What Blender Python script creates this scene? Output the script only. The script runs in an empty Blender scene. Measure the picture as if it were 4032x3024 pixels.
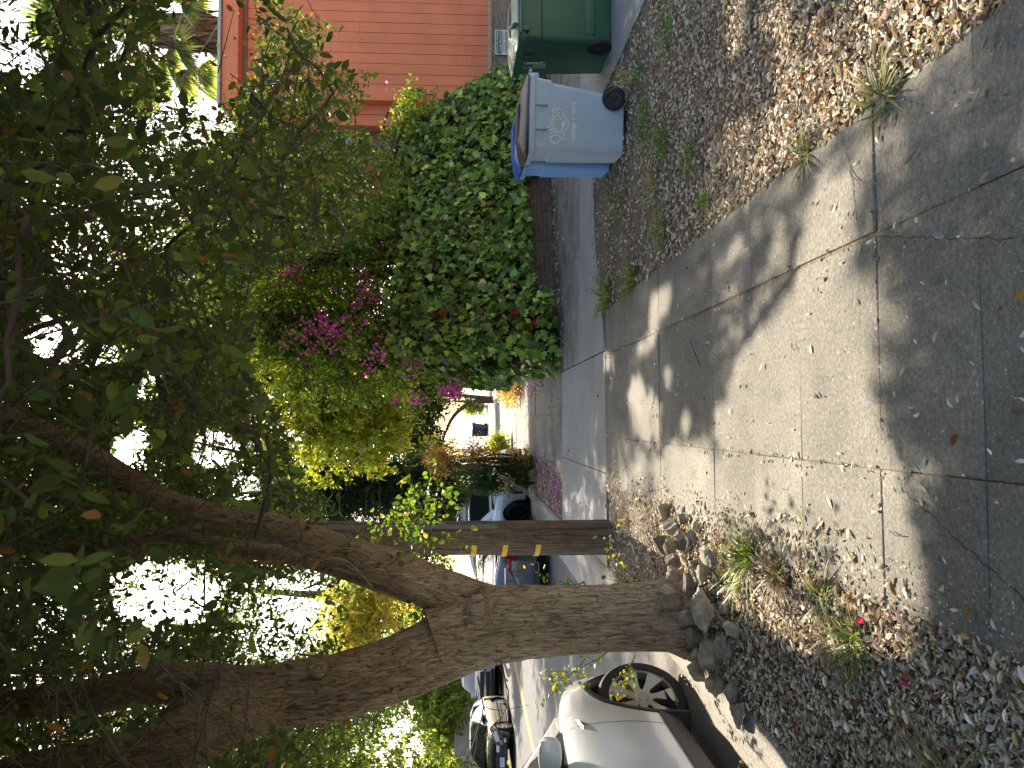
import bpy, bmesh, math, random
import numpy as np
from mathutils import Vector, Matrix

rng = np.random.default_rng(7)
random.seed(7)
S = bpy.context.scene
COL = S.collection

# ------------------------------------------------------------------ camera, sky, sun, exposure
YAW, PITCH, CAM_H = math.radians(2.7), math.radians(3.65), 1.6
FW = Vector((math.sin(YAW) * math.cos(PITCH), math.cos(YAW) * math.cos(PITCH), -math.sin(PITCH)))
RT = Vector((math.cos(YAW), -math.sin(YAW), 0.0))
UP = RT.cross(FW)
cam_data = bpy.data.cameras.new("camera")
cam = bpy.data.objects.new("camera", cam_data)
COL.objects.link(cam)
cam_data.sensor_width = 36.0
cam_data.lens = 27.03
cam_data.clip_start = 0.05
cam_data.clip_end = 3000.0
cam_data.dof.use_dof = True
cam_data.dof.focus_distance = 6.5
cam_data.dof.aperture_fstop = 8.0
_X, _Y, _Z = -UP, RT, -FW          # the phone was held upright: the picture lies on its side
cam.matrix_world = Matrix(((_X.x, _Y.x, _Z.x, 0.0), (_X.y, _Y.y, _Z.y, 0.0), (_X.z, _Y.z, _Z.z, CAM_H), (0, 0, 0, 1)))
S.camera = cam

SUN_EL, SUN_AZ = math.radians(38.5), math.radians(0.0)     # the sun stands straight up the street
world = bpy.data.worlds.new("World")
S.world = world
world.use_nodes = True
wn = world.node_tree
sky = wn.nodes.new("ShaderNodeTexSky")
sky.sky_type = 'NISHITA'
sky.sun_disc = False
sky.sun_elevation = SUN_EL
sky.sun_rotation = SUN_AZ
sky.air_density = 1.0
sky.dust_density = 3.0
sky.ozone_density = 0.6
wn.links.new(sky.outputs[0], wn.nodes["Background"].inputs[0])
wn.nodes["Background"].inputs[1].default_value = 0.148
sun_data = bpy.data.lights.new("sun", 'SUN')
sun_data.energy = 5.0
sun_data.angle = math.radians(0.6)
sun_data.color = (1.0, 0.90, 0.74)
sun = bpy.data.objects.new("sun", sun_data)
COL.objects.link(sun)
SUN_TO = Vector((math.sin(SUN_AZ) * math.cos(SUN_EL), math.cos(SUN_AZ) * math.cos(SUN_EL), math.sin(SUN_EL)))
sun.rotation_euler = SUN_TO.to_track_quat('Z', 'Y').to_euler()
S.view_settings.view_transform = 'Standard'
S.view_settings.look = 'None'
S.view_settings.exposure = 1.5
S.view_settings.gamma = 1.0
S.cycles.max_bounces = 7
S.cycles.diffuse_bounces = 4
S.cycles.glossy_bounces = 3
S.cycles.transmission_bounces = 4
S.cycles.transparent_max_bounces = 6
S.cycles.caustics_reflective = False
S.cycles.caustics_refractive = False
S.cycles.sample_clamp_indirect = 6.0
S.cycles.use_denoising = True

# ------------------------------------------------------------------ small helpers
def link(o, parent=None):
    COL.objects.link(o)
    if parent is not None:
        o.parent = parent
    return o

def tag(o, label=None, cat=None, group=None, kind=None):
    if label: o["label"] = label
    if cat: o["category"] = cat
    if group: o["group"] = group
    if kind: o["kind"] = kind
    return o

def empty(name, loc, label, cat, group=None, rz=0.0):
    o = bpy.data.objects.new(name, None)
    o.location = loc
    o.rotation_euler = (0, 0, rz)
    o.empty_display_size = 0.1
    link(o)
    return tag(o, label, cat, group)

def mesh_np(name, V, F, mat, parent=None, tint=None, smooth=False, uv=None):
    """V (n,3); F list of (m,k) integer arrays; one mesh object."""
    if not isinstance(F, (list, tuple)): F = [F]
    F = [np.asarray(f, dtype=np.int32) for f in F if len(f)]
    me = bpy.data.meshes.new(name)
    V = np.ascontiguousarray(V, dtype=np.float32)
    me.vertices.add(len(V))
    me.vertices.foreach_set("co", V.ravel())
    loops = np.concatenate([f.ravel() for f in F])
    tot = np.concatenate([np.full(len(f), f.shape[1], dtype=np.int32) for f in F])
    start = np.concatenate([[0], np.cumsum(tot)[:-1]]).astype(np.int32)
    me.loops.add(len(loops))
    me.loops.foreach_set("vertex_index", loops)
    me.polygons.add(len(tot))
    me.polygons.foreach_set("loop_start", start)
    me.polygons.foreach_set("loop_total", tot)
    if smooth:
        me.polygons.foreach_set("use_smooth", np.ones(len(tot), dtype=bool))
    me.update(calc_edges=True)
    if tint is not None:
        a = me.color_attributes.new("tint", 'FLOAT_COLOR', 'POINT')
        c = np.ones((len(V), 4), dtype=np.float32)
        c[:, :3] = tint
        a.data.foreach_set("color", c.ravel())
    if uv is not None:
        l = me.uv_layers.new(name="UVMap")
        l.data.foreach_set("uv", np.asarray(uv, dtype=np.float32)[loops].ravel())
    me.materials.append(mat)
    o = bpy.data.objects.new(name, me)
    return link(o, parent)

class MB:
    """collects shapes in a bmesh, then links ONE mesh object"""
    def __init__(self): self.bm = bmesh.new()
    def box(self, c, s, rot=None, bevel=0.0, seg=2):
        r = bmesh.ops.create_cube(self.bm, size=1.0)
        vs = r['verts']
        M = Matrix.Translation(c) @ (rot.to_4x4() if rot is not None else Matrix()) @ Matrix.Diagonal((s[0], s[1], s[2], 1))
        bmesh.ops.transform(self.bm, matrix=M, verts=vs)
        if bevel > 0:
            es = list({e for v in vs for e in v.link_edges})
            bmesh.ops.bevel(self.bm, geom=es, offset=bevel, segments=seg, profile=0.5, affect='EDGES')
        return self
    def tube(self, pts, rad, n=8, cap=True):
        pts = [Vector(p) for p in pts]
        if not hasattr(rad, '__len__'): rad = [rad] * len(pts)
        rings = []
        ref = None
        for i, p in enumerate(pts):
            t = (pts[min(i + 1, len(pts) - 1)] - pts[max(i - 1, 0)]).normalized()
            if ref is None:
                ref = t.orthogonal().normalized()
            ref = (ref - t * ref.dot(t)).normalized()
            b = t.cross(ref)
            rings.append([self.bm.verts.new(p + (ref * math.cos(2 * math.pi * k / n) + b * math.sin(2 * math.pi * k / n)) * rad[i]) for k in range(n)])
        for a, b in zip(rings, rings[1:]):
            for k in range(n):
                self.bm.faces.new((a[k], a[(k + 1) % n], b[(k + 1) % n], b[k]))
        if cap:
            self.bm.faces.new(rings[0][::-1]); self.bm.faces.new(rings[-1])
        return self
    def loft(self, rings, closed=True, cap0=True, cap1=True):
        R = [[self.bm.verts.new(p) for p in r] for r in rings]
        n = len(R[0])
        for a, b in zip(R, R[1:]):
            for k in range(n if closed else n - 1):
                self.bm.faces.new((a[k], a[(k + 1) % n], b[(k + 1) % n], b[k]))
        if closed and cap0: self.bm.faces.new(R[0][::-1])
        if closed and cap1: self.bm.faces.new(R[-1])
        return self
    def lathe(self, prof, M, n=32, cap=False):
        """prof [(r,h)] round the local Z axis, placed by matrix M"""
        rings = [[M @ Vector((r * math.cos(2 * math.pi * k / n), r * math.sin(2 * math.pi * k / n), h)) for k in range(n)] for r, h in prof]
        return self.loft(rings, True, cap, cap)
    def poly(self, pts, thick=None):
        vs = [self.bm.verts.new(p) for p in pts]
        f = self.bm.faces.new(vs)
        if thick:
            r = bmesh.ops.extrude_face_region(self.bm, geom=[f])
            bmesh.ops.translate(self.bm, vec=Vector(thick), verts=[g for g in r['geom'] if isinstance(g, bmesh.types.BMVert)])
        return self
    def build(self, name, mat, parent=None, smooth=False, angle=35, loc=None):
        bmesh.ops.recalc_face_normals(self.bm, faces=self.bm.faces)
        if smooth:
            for f in self.bm.faces: f.smooth = True
            for e in self.bm.edges:
                if len(e.link_faces) == 2 and e.calc_face_angle(0) > math.radians(angle): e.smooth = False
        me = bpy.data.meshes.new(name)
        self.bm.to_mesh(me); self.bm.free()
        me.materials.append(mat)
        o = bpy.data.objects.new(name, me)
        if loc is not None: o.location = loc
        return link(o, parent)

def copy_tree(o, parent=None):
    c = o.copy(); COL.objects.link(c)
    if parent is not None: c.parent = parent
    for ch in list(o.children): copy_tree(ch, c)
    return c

def text_part(name, s, size, M, mat, parent, align='CENTER', spacing=1.0, off=0.0):
    cu = bpy.data.curves.new(name, 'FONT')
    cu.body = s; cu.size = size; cu.align_x = align; cu.align_y = 'CENTER'; cu.space_character = spacing
    cu.extrude = 0.0006; cu.offset = off; cu.resolution_u = 3
    t = bpy.data.objects.new(name, cu)
    COL.objects.link(t)
    dg = bpy.context.evaluated_depsgraph_get()
    me = bpy.data.meshes.new_from_object(t.evaluated_get(dg))
    bpy.data.objects.remove(t); 
    me.transform(M)
    me.materials.clear(); me.materials.append(mat)
    return link(bpy.data.objects.new(name, me), parent)

# value noise, vectorised
def _h(ix, iy, seed):
    n = (ix * 374761393 + iy * 668265263 + seed * 974711) & 0x7fffffff
    n = ((n ^ (n >> 13)) * 1274126177) & 0x7fffffff
    return ((n ^ (n >> 16)) & 0xffff) / 65535.0
def vnoise(x, y, seed=0):
    x = np.asarray(x, dtype=np.float64); y = np.asarray(y, dtype=np.float64)
    ix = np.floor(x).astype(np.int64); iy = np.floor(y).astype(np.int64)
    fx = x - ix; fy = y - iy
    fx = fx * fx * (3 - 2 * fx); fy = fy * fy * (3 - 2 * fy)
    a = _h(ix, iy, seed); b = _h(ix + 1, iy, seed); c = _h(ix, iy + 1, seed); d = _h(ix + 1, iy + 1, seed)
    return (a * (1 - fx) + b * fx) * (1 - fy) + (c * (1 - fx) + d * fx) * fy
def fbm(x, y, seed=0, o=3):
    s = 0; a = .5
    for k in range(o):
        s = s + a * vnoise(np.asarray(x) * 2 ** k, np.asarray(y) * 2 ** k, seed + k); a *= .5
    return s

# ------------------------------------------------------------------ materials
def _nt(name):
    m = bpy.data.materials.new(name); m.use_nodes = True
    nt = m.node_tree
    return m, nt, nt.nodes["Principled BSDF"], nt.nodes, nt.links
def _coord(nt, scale=(1, 1, 1)):
    tc = nt.nodes.new("ShaderNodeTexCoord"); mp = nt.nodes.new("ShaderNodeMapping")
    mp.inputs['Scale'].default_value = scale
    nt.links.new(tc.outputs['Object'], mp.inputs['Vector'])
    return mp.outputs[0]
def _noise(nt, vec, scale, detail=4, rough=.6):
    n = nt.nodes.new("ShaderNodeTexNoise"); n.inputs['Scale'].default_value = scale
    n.inputs['Detail'].default_value = detail; n.inputs['Roughness'].default_value = rough
    if vec is not None: nt.links.new(vec, n.inputs['Vector'])
    return n.outputs['Fac']
def _ramp(nt, fac, stops):
    r = nt.nodes.new("ShaderNodeValToRGB")
    els = r.color_ramp.elements
    while len(els) < len(stops): els.new(.5)
    for e, (p, c) in zip(els, stops):
        e.position = p; e.color = (c[0], c[1], c[2], 1) if hasattr(c, '__len__') else (c, c, c, 1)
    nt.links.new(fac, r.inputs[0])
    return r.outputs[0]
def _mix(nt, fac, a, b, mode='MIX'):
    m = nt.nodes.new("ShaderNodeMix"); m.data_type = 'RGBA'; m.blend_type = mode
    for s, v in ((m.inputs[0], fac), (m.inputs[6], a), (m.inputs[7], b)):
        if hasattr(v, 'links'): nt.links.new(v, s)
        elif hasattr(v, '__len__'): s.default_value = (v[0], v[1], v[2], 1)
        else: s.default_value = v
    return m.outputs[2]
def _bump(nt, h, strength=.4, dist=.01, normal=None):
    b = nt.nodes.new("ShaderNodeBump"); b.inputs['Strength'].default_value = strength; b.inputs['Distance'].default_value = dist
    nt.links.new(h, b.inputs['Height'])
    if normal is not None: nt.links.new(normal, b.inputs['Normal'])
    return b.outputs[0]

def mat_plain(name, col, rough=.6, var=.12, scale=6, metal=0.0, bump=0.0, spec=.5, coat=0.0, bscale=40):
    m, nt, p, N, L = _nt(name)
    v = _coord(nt)
    c = _ramp(nt, _noise(nt, v, scale), [(.25, [x * (1 - var) for x in col]), (.75, [min(1, x * (1 + var)) for x in col])])
    L.new(c, p.inputs['Base Color'])
    p.inputs['Roughness'].default_value = rough; p.inputs['Metallic'].default_value = metal
    p.inputs['Specular IOR Level'].default_value = spec; p.inputs['Coat Weight'].default_value = coat
    p.inputs['Coat Roughness'].default_value = .04
    if bump: L.new(_bump(nt, _noise(nt, v, bscale), bump, .004), p.inputs['Normal'])
    return m

def mat_leaf(name, trans=.4, rough=.45, glow=(1.5, 1.6, .7), spec=.4):
    """colour comes from each leaf's own tint; thin enough to let sun through"""
    m, nt, p, N, L = _nt(name)
    a = N.new("ShaderNodeAttribute"); a.attribute_name = "tint"
    L.new(a.outputs['Color'], p.inputs['Base Color'])
    p.inputs['Roughness'].default_value = rough; p.inputs['Specular IOR Level'].default_value = spec
    t = N.new("ShaderNodeBsdfTranslucent")
    g = _mix(nt, 1.0, a.outputs['Color'], glow, 'MULTIPLY')
    L.new(g, t.inputs['Color'])
    mx = N.new("ShaderNodeMixShader"); mx.inputs[0].default_value = trans
    L.new(p.outputs[0], mx.inputs[1]); L.new(t.outputs[0], mx.inputs[2])
    L.new(mx.outputs[0], N["Material Output"].inputs[0])
    return m

def mat_tint(name, rough=.8, scale=30, var=.25, bump=.3):
    m, nt, p, N, L = _nt(name)
    a = N.new("ShaderNodeAttribute"); a.attribute_name = "tint"
    v = _coord(nt)
    k = _ramp(nt, _noise(nt, v, scale), [(.25, 1 - var), (.75, 1 + var)])
    L.new(_mix(nt, 1.0, a.outputs['Color'], k, 'MULTIPLY'), p.inputs['Base Color'])
    p.inputs['Roughness'].default_value = rough
    if bump: L.new(_bump(nt, _noise(nt, v, scale * 2), bump, .004), p.inputs['Normal'])
    return m

def mat_concrete(name, base, speck=1.0, stain=.25, tint=False):
    m, nt, p, N, L = _nt(name)
    v = _coord(nt)
    big = _ramp(nt, _noise(nt, v, 1.3, 5), [(.3, [x * (1 - stain) for x in base]), (.7, [x * (1 + stain) for x in base])])
    fine = _ramp(nt, _noise(nt, v, 55, 3), [(.3, .66), (.7, 1.30)])
    c = _mix(nt, 1.0, big, fine, 'MULTIPLY')
    if tint:
        a = N.new("ShaderNodeAttribute"); a.attribute_name = "tint"
        c = _mix(nt, 1.0, c, a.outputs['Color'], 'MULTIPLY')
    vo = N.new("ShaderNodeTexVoronoi"); vo.inputs['Scale'].default_value = 75
    L.new(v, vo.inputs['Vector'])
    sp = _ramp(nt, vo.outputs['Distance'], [(.0, 1.0), (.34, 0.0)])
    sel = N.new("ShaderNodeSeparateColor"); L.new(vo.outputs['Color'], sel.inputs[0])
    keep = _ramp(nt, sel.outputs[0], [(.76, 0.0), (.80, speck)])
    f = _mix(nt, 1.0, sp, keep, 'MULTIPLY')
    c = _mix(nt, f, c, (.50, .48, .42))
    keep2 = _ramp(nt, sel.outputs[1], [(.82, 0.0), (.86, speck * .7)])
    c = _mix(nt, _mix(nt, 1.0, sp, keep2, 'MULTIPLY'), c, (.05, .045, .04))
    L.new(c, p.inputs['Base Color'])
    p.inputs['Roughness'].default_value = .88
    p.inputs['Specular IOR Level'].default_value = .3
    L.new(_bump(nt, _noise(nt, v, 110, 4), .7, .008), p.inputs['Normal'])
    return m

def mat_bark(name, c0, c1, c2, sc=1.0, zs=.14, strength=1.0, fissure=.10):
    """fissured bark: everything stretched along the limb"""
    m, nt, p, N, L = _nt(name)
    tc = N.new("ShaderNodeTexCoord"); mp = N.new("ShaderNodeMapping"); mp.inputs['Scale'].default_value = (sc, sc, sc * zs)
    L.new(tc.outputs['Object'], mp.inputs['Vector'])
    nn = N.new("ShaderNodeTexNoise"); nn.inputs['Scale'].default_value = 22; nn.inputs['Detail'].default_value = 4; L.new(mp.outputs[0], nn.inputs['Vector'])
    wa = N.new("ShaderNodeMix"); wa.data_type = 'VECTOR'; wa.inputs[0].default_value = .05
    L.new(mp.outputs[0], wa.inputs[4]); L.new(nn.outputs['Color'], wa.inputs[5])
    n1 = _noise(nt, wa.outputs[1], 60, 6, .7)
    w = N.new("ShaderNodeTexVoronoi"); w.feature = 'DISTANCE_TO_EDGE'; w.inputs['Scale'].default_value = 46
    L.new(wa.outputs[1], w.inputs['Vector'])
    gate = _ramp(nt, _noise(nt, mp.outputs[0], 30, 3), [(.38, .55), (.62, 0.0)])
    fur0 = _ramp(nt, w.outputs['Distance'], [(.0, 0.0), (fissure, 1.0)])
    fur = _mix(nt, 1.0, fur0, gate, 'ADD')
    big = _noise(nt, tc.outputs['Object'], 3.0, 4)
    c = _ramp(nt, n1, [(.3, c0), (.5, c1), (.72, c2)])
    c = _mix(nt, fur, [x * .40 for x in c0], c)
    c = _mix(nt, 1.0, c, _ramp(nt, big, [(.3, .75), (.7, 1.2)]), 'MULTIPLY')
    L.new(c, p.inputs['Base Color'])
    p.inputs['Roughness'].default_value = .9; p.inputs['Specular IOR Level'].default_value = .2
    b1 = _bump(nt, fur, .6 * strength, .010)
    L.new(_bump(nt, n1, .8 * strength, .014, b1), p.inputs['Normal'])
    return m

def mat_paint(name, col, rough=.28, coat=1.0, flake=.03, metal=0.0):
    m, nt, p, N, L = _nt(name)
    v = _coord(nt)
    c = _ramp(nt, _noise(nt, v, 3, 3), [(.3, [x * (1 - flake) for x in col]), (.7, [min(1, x * (1 + flake)) for x in col])])
    L.new(c, p.inputs['Base Color'])
    p.inputs['Roughness'].default_value = rough; p.inputs['Coat Weight'].default_value = coat
    p.inputs['Coat Roughness'].default_value = .03; p.inputs['Metallic'].default_value = metal
    return m

M = {}
M['side_concrete'] = mat_concrete("sidewalk_concrete", (.205, .190, .158), 1.0, .27, tint=True)
M['drive_concrete'] = mat_concrete("driveway_concrete", (.29, .28, .26), .25, .14)
M['gutter'] = mat_concrete("gutter_concrete", (.30, .275, .235), .8, .15)
M['asphalt'] = mat_concrete("asphalt", (.125, .12, .115), .6, .12)
M['yellow_line'] = mat_plain("yellow_paint", (.55, .34, .05), .75, .2, 8)
M['soil'] = mat_concrete("soil", (.13, .10, .07), .6, .3)
M['open_ground'] = mat_concrete("bounce_ground", (.31, .275, .225), .4, .2)  # lightened so the open ground bounces sunlight onto shaded fronts
M['joint'] = mat_concrete("joint_dirt", (.17, .135, .095), .8, .35)
M['litter'] = mat_leaf("dry_leaf", .12, .75, (1.1, .9, .7), .2)
M['leaf'] = mat_leaf("tree_leaf", .45, .45, (1.7, 1.9, .6), .35)
M['bgleaf'] = mat_leaf("far_leaf", .55, .5, (1.9, 1.85, .7), .35)
M['ivy'] = mat_leaf("ivy_leaf", .12, .45, (1.3, 1.6, .5), .4)
M['petal'] = mat_leaf("petal", .5, .6, (1.5, 1.2, 1.5), .2)
M['grass'] = mat_leaf("grass_blade", .4, .5, (1.4, 1.5, .6), .3)
M['bark'] = mat_bark("tree_bark", (.25, .175, .115), (.41, .305, .205), (.53, .42, .30))
M['bark_far'] = mat_bark("far_bark", (.05, .04, .03), (.10, .08, .06), (.16, .13, .10), 1, .15, .6)
M['twig'] = mat_plain("twig", (.10, .075, .055), .85, .3, 20)
M['deadtwig'] = mat_plain("dead_twig", (.30, .25, .20), .85, .25, 20)
M['pole'] = mat_bark("pole_wood", (.08, .058, .04), (.19, .14, .10), (.31, .24, .17), 1.0, .035, .8, .07)
M['rock'] = mat_tint("rock", .9, 16, .5, 1.0)
M['rubber'] = mat_plain("rubber", (.018, .018, .019), .75, .2, 30)
M['black'] = mat_plain("black_plastic", (.02, .02, .021), .5, .1, 20)
M['dark'] = mat_plain("dark_gap", (.006, .006, .006), .9, .1, 20)
M['glass'] = mat_plain("car_glass", (.012, .016, .017), .05, .05, 4, spec=.9)
M['chrome'] = mat_plain("chrome", (.75, .75, .76), .12, .03, 4, metal=1.0)
M['alloy'] = mat_plain("alloy", (.42, .41, .40), .35, .05, 10, metal=.8)
M['alloy_dark'] = mat_plain("dark_alloy", (.06, .06, .065), .4, .1, 10, metal=.5)
M['lamp'] = mat_plain("lamp_glass", (.62, .64, .66), .12, .1, 20, spec=.8)
M['red_lamp'] = mat_plain("tail_lamp", (.30, .012, .02), .12, .3, 14, spec=.8)
M['amber'] = mat_plain("amber", (.85, .50, .03), .35, .08, 10)
M['plate'] = mat_plain("plate_white", (.70, .70, .70), .5, .05, 10)
M['ink'] = mat_plain("plate_ink", (.03, .05, .16), .6, .05, 10)
M['white_ink'] = mat_plain("white_ink", (.74, .74, .70), .6, .08, 40)
M['cream_ink'] = mat_plain("cream_ink", (.78, .75, .66), .7, .1, 60)
M['green_ink'] = mat_plain("green_ink", (.02, .11, .065), .6, .05, 10)
M['black_ink'] = mat_plain("black_ink", (.02, .025, .03), .6, .05, 10)
# ------------------------------------------------------------------ where the sun reaches the ground between the crowns
SUN_POLYS = [
 [(-0.19,2.76),(-0.23,4.68),(0.02,4.80),(0.21,4.57),(0.39,4.33),(0.50,3.95),(0.62,3.74),(0.80,3.49),(1.08,3.41),(1.05,3.19),(0.91,3.00),(0.71,2.94),(0.59,3.07),(0.48,2.89),(0.36,2.83),(0.23,2.99),(0.10,2.88)],
 [(0.21,7.41),(0.46,7.00),(0.31,6.56),(0.02,6.11),(-0.18,6.09),(-0.19,7.13)],
 [(-0.72,8.96),(-0.14,5.47),(-0.23,4.68),(-0.19,2.76),(-0.33,2.70),(-0.69,2.64),(-1.02,2.91),(-1.07,3.51),(-1.22,4.66),(-1.28,6.03),(-1.2,8.63)],
 [(2.27,3.97),(2.12,3.97),(1.75,3.69),(1.45,3.46),(1.58,3.32),(1.94,3.62),(2.10,3.67)],
 [(2.3,2.3),(1.75,3.0),(1.56,2.90),(1.28,2.66),(1.22,2.51),(1.26,2.0)],
 [(1.96,3.42),(1.81,3.37),(1.17,3.22),(1.32,3.05),(1.71,3.20)],
 [(0.40,9.77),(0.30,10.57),(1.4,12.5),(1.6,12.5)],
 [(-1.05,10.43),(-1.12,9.16),(-0.87,9.15)],
]
def in_poly(x, y, poly):
    r = np.zeros(x.shape, dtype=bool)
    n = len(poly)
    for i in range(n):
        x0, y0 = poly[i]; x1, y1 = poly[(i + 1) % n]
        c = ((y0 > y) != (y1 > y)) & (x < (x1 - x0) * (y - y0) / (y1 - y0 + 1e-12) + x0)
        r ^= c
    return r
TAN_EL = math.tan(SUN_EL)
def sunny(p):
    """True for crown points p (n,3) that stand in a beam which reaches an open patch of ground"""
    gx = p[:, 0]; gy = p[:, 1] - p[:, 2] / TAN_EL
    qx = gx + (vnoise(gx * 5, gy * 5, 3) - .5) * .16
    qy = gy + (vnoise(gx * 5 + 9, gy * 5, 4) - .5) * .16
    r = np.zeros(len(gx), dtype=bool)
    for P in SUN_POLYS: r |= in_poly(qx, qy, P)
    r |= (qx < -1.64) & (qy > 3.3) & (qy < 90) & ((qx > -2.5) | (qy > 9.5))
    r |= (np.abs(qx) < 1.6) & (qy > 18.6)
    zc = p[:, 2] - (p[:, 1] - 15.5) * TAN_EL      # the sun also gets to the flowering vine and the yellow green tree
    r |= (p[:, 1] > 17.6) & (zc > 2.0) & (zc < 6.8) & (gx > -1.5) & (gx < 4.2)
    r |= (qx > 1.3) & (qx < 3.6) & (qy > 1.6) & (qy < 4.6) & (vnoise(gx * 2.2, gy * 3.0, 21) > .66)
    r |= (qx > -.7) & (qx < 1.2) & (qy > 5.0) & (qy < 12) & (vnoise(gx * 3.1, gy * 2.2, 22) > .80)
    return r

# ------------------------------------------------------------------ setting: ground, road, kerb, pavement, driveway
def sheet(name, pts, z, mat, kind='structure'):
    V = np.array([(x, y, z) for x, y in pts]); 
    return tag(mesh_np(name, V, np.arange(len(V))[None, :], mat), kind=kind)
def grid_sheet(name, x0, x1, y0, y1, nx, ny, zf, mat, tint=None):
    X, Y = np.meshgrid(np.linspace(x0, x1, nx), np.linspace(y0, y1, ny))
    V = np.stack([X.ravel(), Y.ravel(), zf(X.ravel(), Y.ravel())], 1)
    i = np.arange(nx * ny).reshape(ny, nx)
    F = np.stack([i[:-1, :-1].ravel(), i[:-1, 1:].ravel(), i[1:, 1:].ravel(), i[1:, :-1].ravel()], 1)
    return tag(mesh_np(name, V, F, mat, smooth=True), kind='structure')

sheet("ground", [(-1500, -1500), (1500, -1500), (1500, 1500), (-1500, 1500)], -.24, M['open_ground'])
sheet("road", [(-13.6, -40), (-2.4, -40), (-2.4, 400), (-13.6, 400)], -.11, M['asphalt'])
rd = bpy.data.objects["road"]
for dx in (-.09, .09):
    o = sheet("yellow_line", [(-8.0 + dx - .05, -40), (-8.0 + dx + .05, -40), (-8.0 + dx + .05, 400), (-8.0 + dx - .05, 400)], -.106, M['yellow_line'])
    o.parent = rd
# kerb and gutter, a rolled section carried along the street
def strip_profile(name, prof, ys, mat):
    V = []; 
    for y in ys:
        for x, z in prof: V.append((x, y, z))
    n = len(prof); i = np.arange(len(ys) * n).reshape(len(ys), n)
    F = np.stack([i[:-1, :-1].ravel(), i[:-1, 1:].ravel(), i[1:, 1:].ravel(), i[1:, :-1].ravel()], 1)
    return tag(mesh_np(name, np.array(V), F, mat, smooth=False), kind='structure')
strip_profile("kerb", [(-1.64, -.2), (-1.64, .004), (-1.80, .0), (-1.84, -.012), (-1.90, -.058), (-2.2, -.085), (-2.41, -.105), (-2.41, -.2)], np.concatenate([np.arange(-6, 40, .5), np.arange(40, 200, 10)]), M['gutter'])
strip_profile("far_kerb", [(-13.5, -.2), (-13.5, -.10), (-13.8, -.08), (-13.84, .03), (-16.2, .05), (-16.2, -.2)], np.arange(-40, 200, 10), M['gutter'])

soil_z = lambda x, y: -.035 + .03 * fbm(x * 2.2, y * 2.2, 5)
grid_sheet("soil_strip", -1.645, -.70, -3, 8.56, 30, 240, soil_z, M['soil'])
grid_sheet("soil_bed", 1.22, 3.70, -3, 9.3, 60, 240, soil_z, M['soil'])
grid_sheet("soil_strip", -1.645, -.88, 12.42, 60, 20, 200, soil_z, M['soil'])

# pavement slabs: real slabs with open joints
YJ = [-3.0, -1.6, -.3, .95, 2.27, 2.86, 3.55, 4.15, 4.83, 6.18, 7.42, 8.55]
XJ = [-.72, -.19, .72, 1.235]
sbm = bmesh.new(); stint = []
def slab(x0, x1, y0, y1, z, gap=.006, tilt=.004, tone=1.0, bev=.004):
    r = bmesh.ops.create_cube(sbm, size=1.0); vs = r['verts']
    gx0, gx1, gy0, gy1 = x0 + gap, x1 - gap, y0 + gap, y1 - gap
    ta, tb = random.uniform(-tilt, tilt), random.uniform(-tilt, tilt)
    for v in vs:
        top = v.co.z > 0
        sx, sy = v.co.x * 2, v.co.y * 2
        v.co = Vector(((gx0 + gx1) / 2 + sx * (gx1 - gx0) / 2, (gy0 + gy1) / 2 + sy * (gy1 - gy0) / 2, z + ta * sx + tb * sy if top else -.16))
    es = [e for e in {e for v in vs for e in v.link_edges} if all(v.co.z > -.1 for v in e.verts)]
    bmesh.ops.bevel(sbm, geom=es, offset=bev, segments=2, profile=.6, affect='EDGES')
    while len(stint) < len(sbm.verts): stint.append(tone)
for a, (y0, y1) in enumerate(zip(YJ, YJ[1:])):
    for b, (x0, x1) in enumerate(zip(XJ, XJ[1:])):
        if y1 <= 2.9 and b == 0:
            pass
        yy = y0
        g = .0025
        slab(x0 + (.006 if b == 2 and y0 > 2.5 else 0), x1 - (.006 if b == 1 and y0 > 2.5 else 0), y0, y1, random.uniform(-.004, .004) + (.006 if b == 2 and 2.8 < y0 < 3.6 else 0), g if y0 not in (2.86,) else .003, .003, random.uniform(.84, 1.14) * (1.0 if y0 < 5.5 else .95))
y = 12.42
while y < 70:
    for x0, x1 in ((-.88, .1), (.1, 1.05)):
        slab(x0, x1, y, y + 1.5, random.uniform(-.005, .005), .006, .004, random.uniform(.95, 1.15))
    y += 1.5
me = bpy.data.meshes.new("sidewalk")
sbm.to_mesh(me); sbm.free()
ca = me.color_attributes.new("tint", 'FLOAT_COLOR', 'POINT')
t = np.ones((len(me.vertices), 4), dtype=np.float32); t[:, :3] = np.array(stint[:len(me.vertices)])[:, None]
ca.data.foreach_set("color", t.ravel())
me.materials.append(M['side_concrete'])
sidewalk = tag(link(bpy.data.objects.new("sidewalk", me)), kind='structure')
sheet("joint_dirt", [(-.74, -3), (1.24, -3), (1.24, 8.56), (-.74, 8.56)], -.007, M['joint'])
sheet("joint_dirt", [(-.89, 12.41), (1.06, 12.41), (1.06, 70), (-.89, 70)], -.009, M['joint'])

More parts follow.
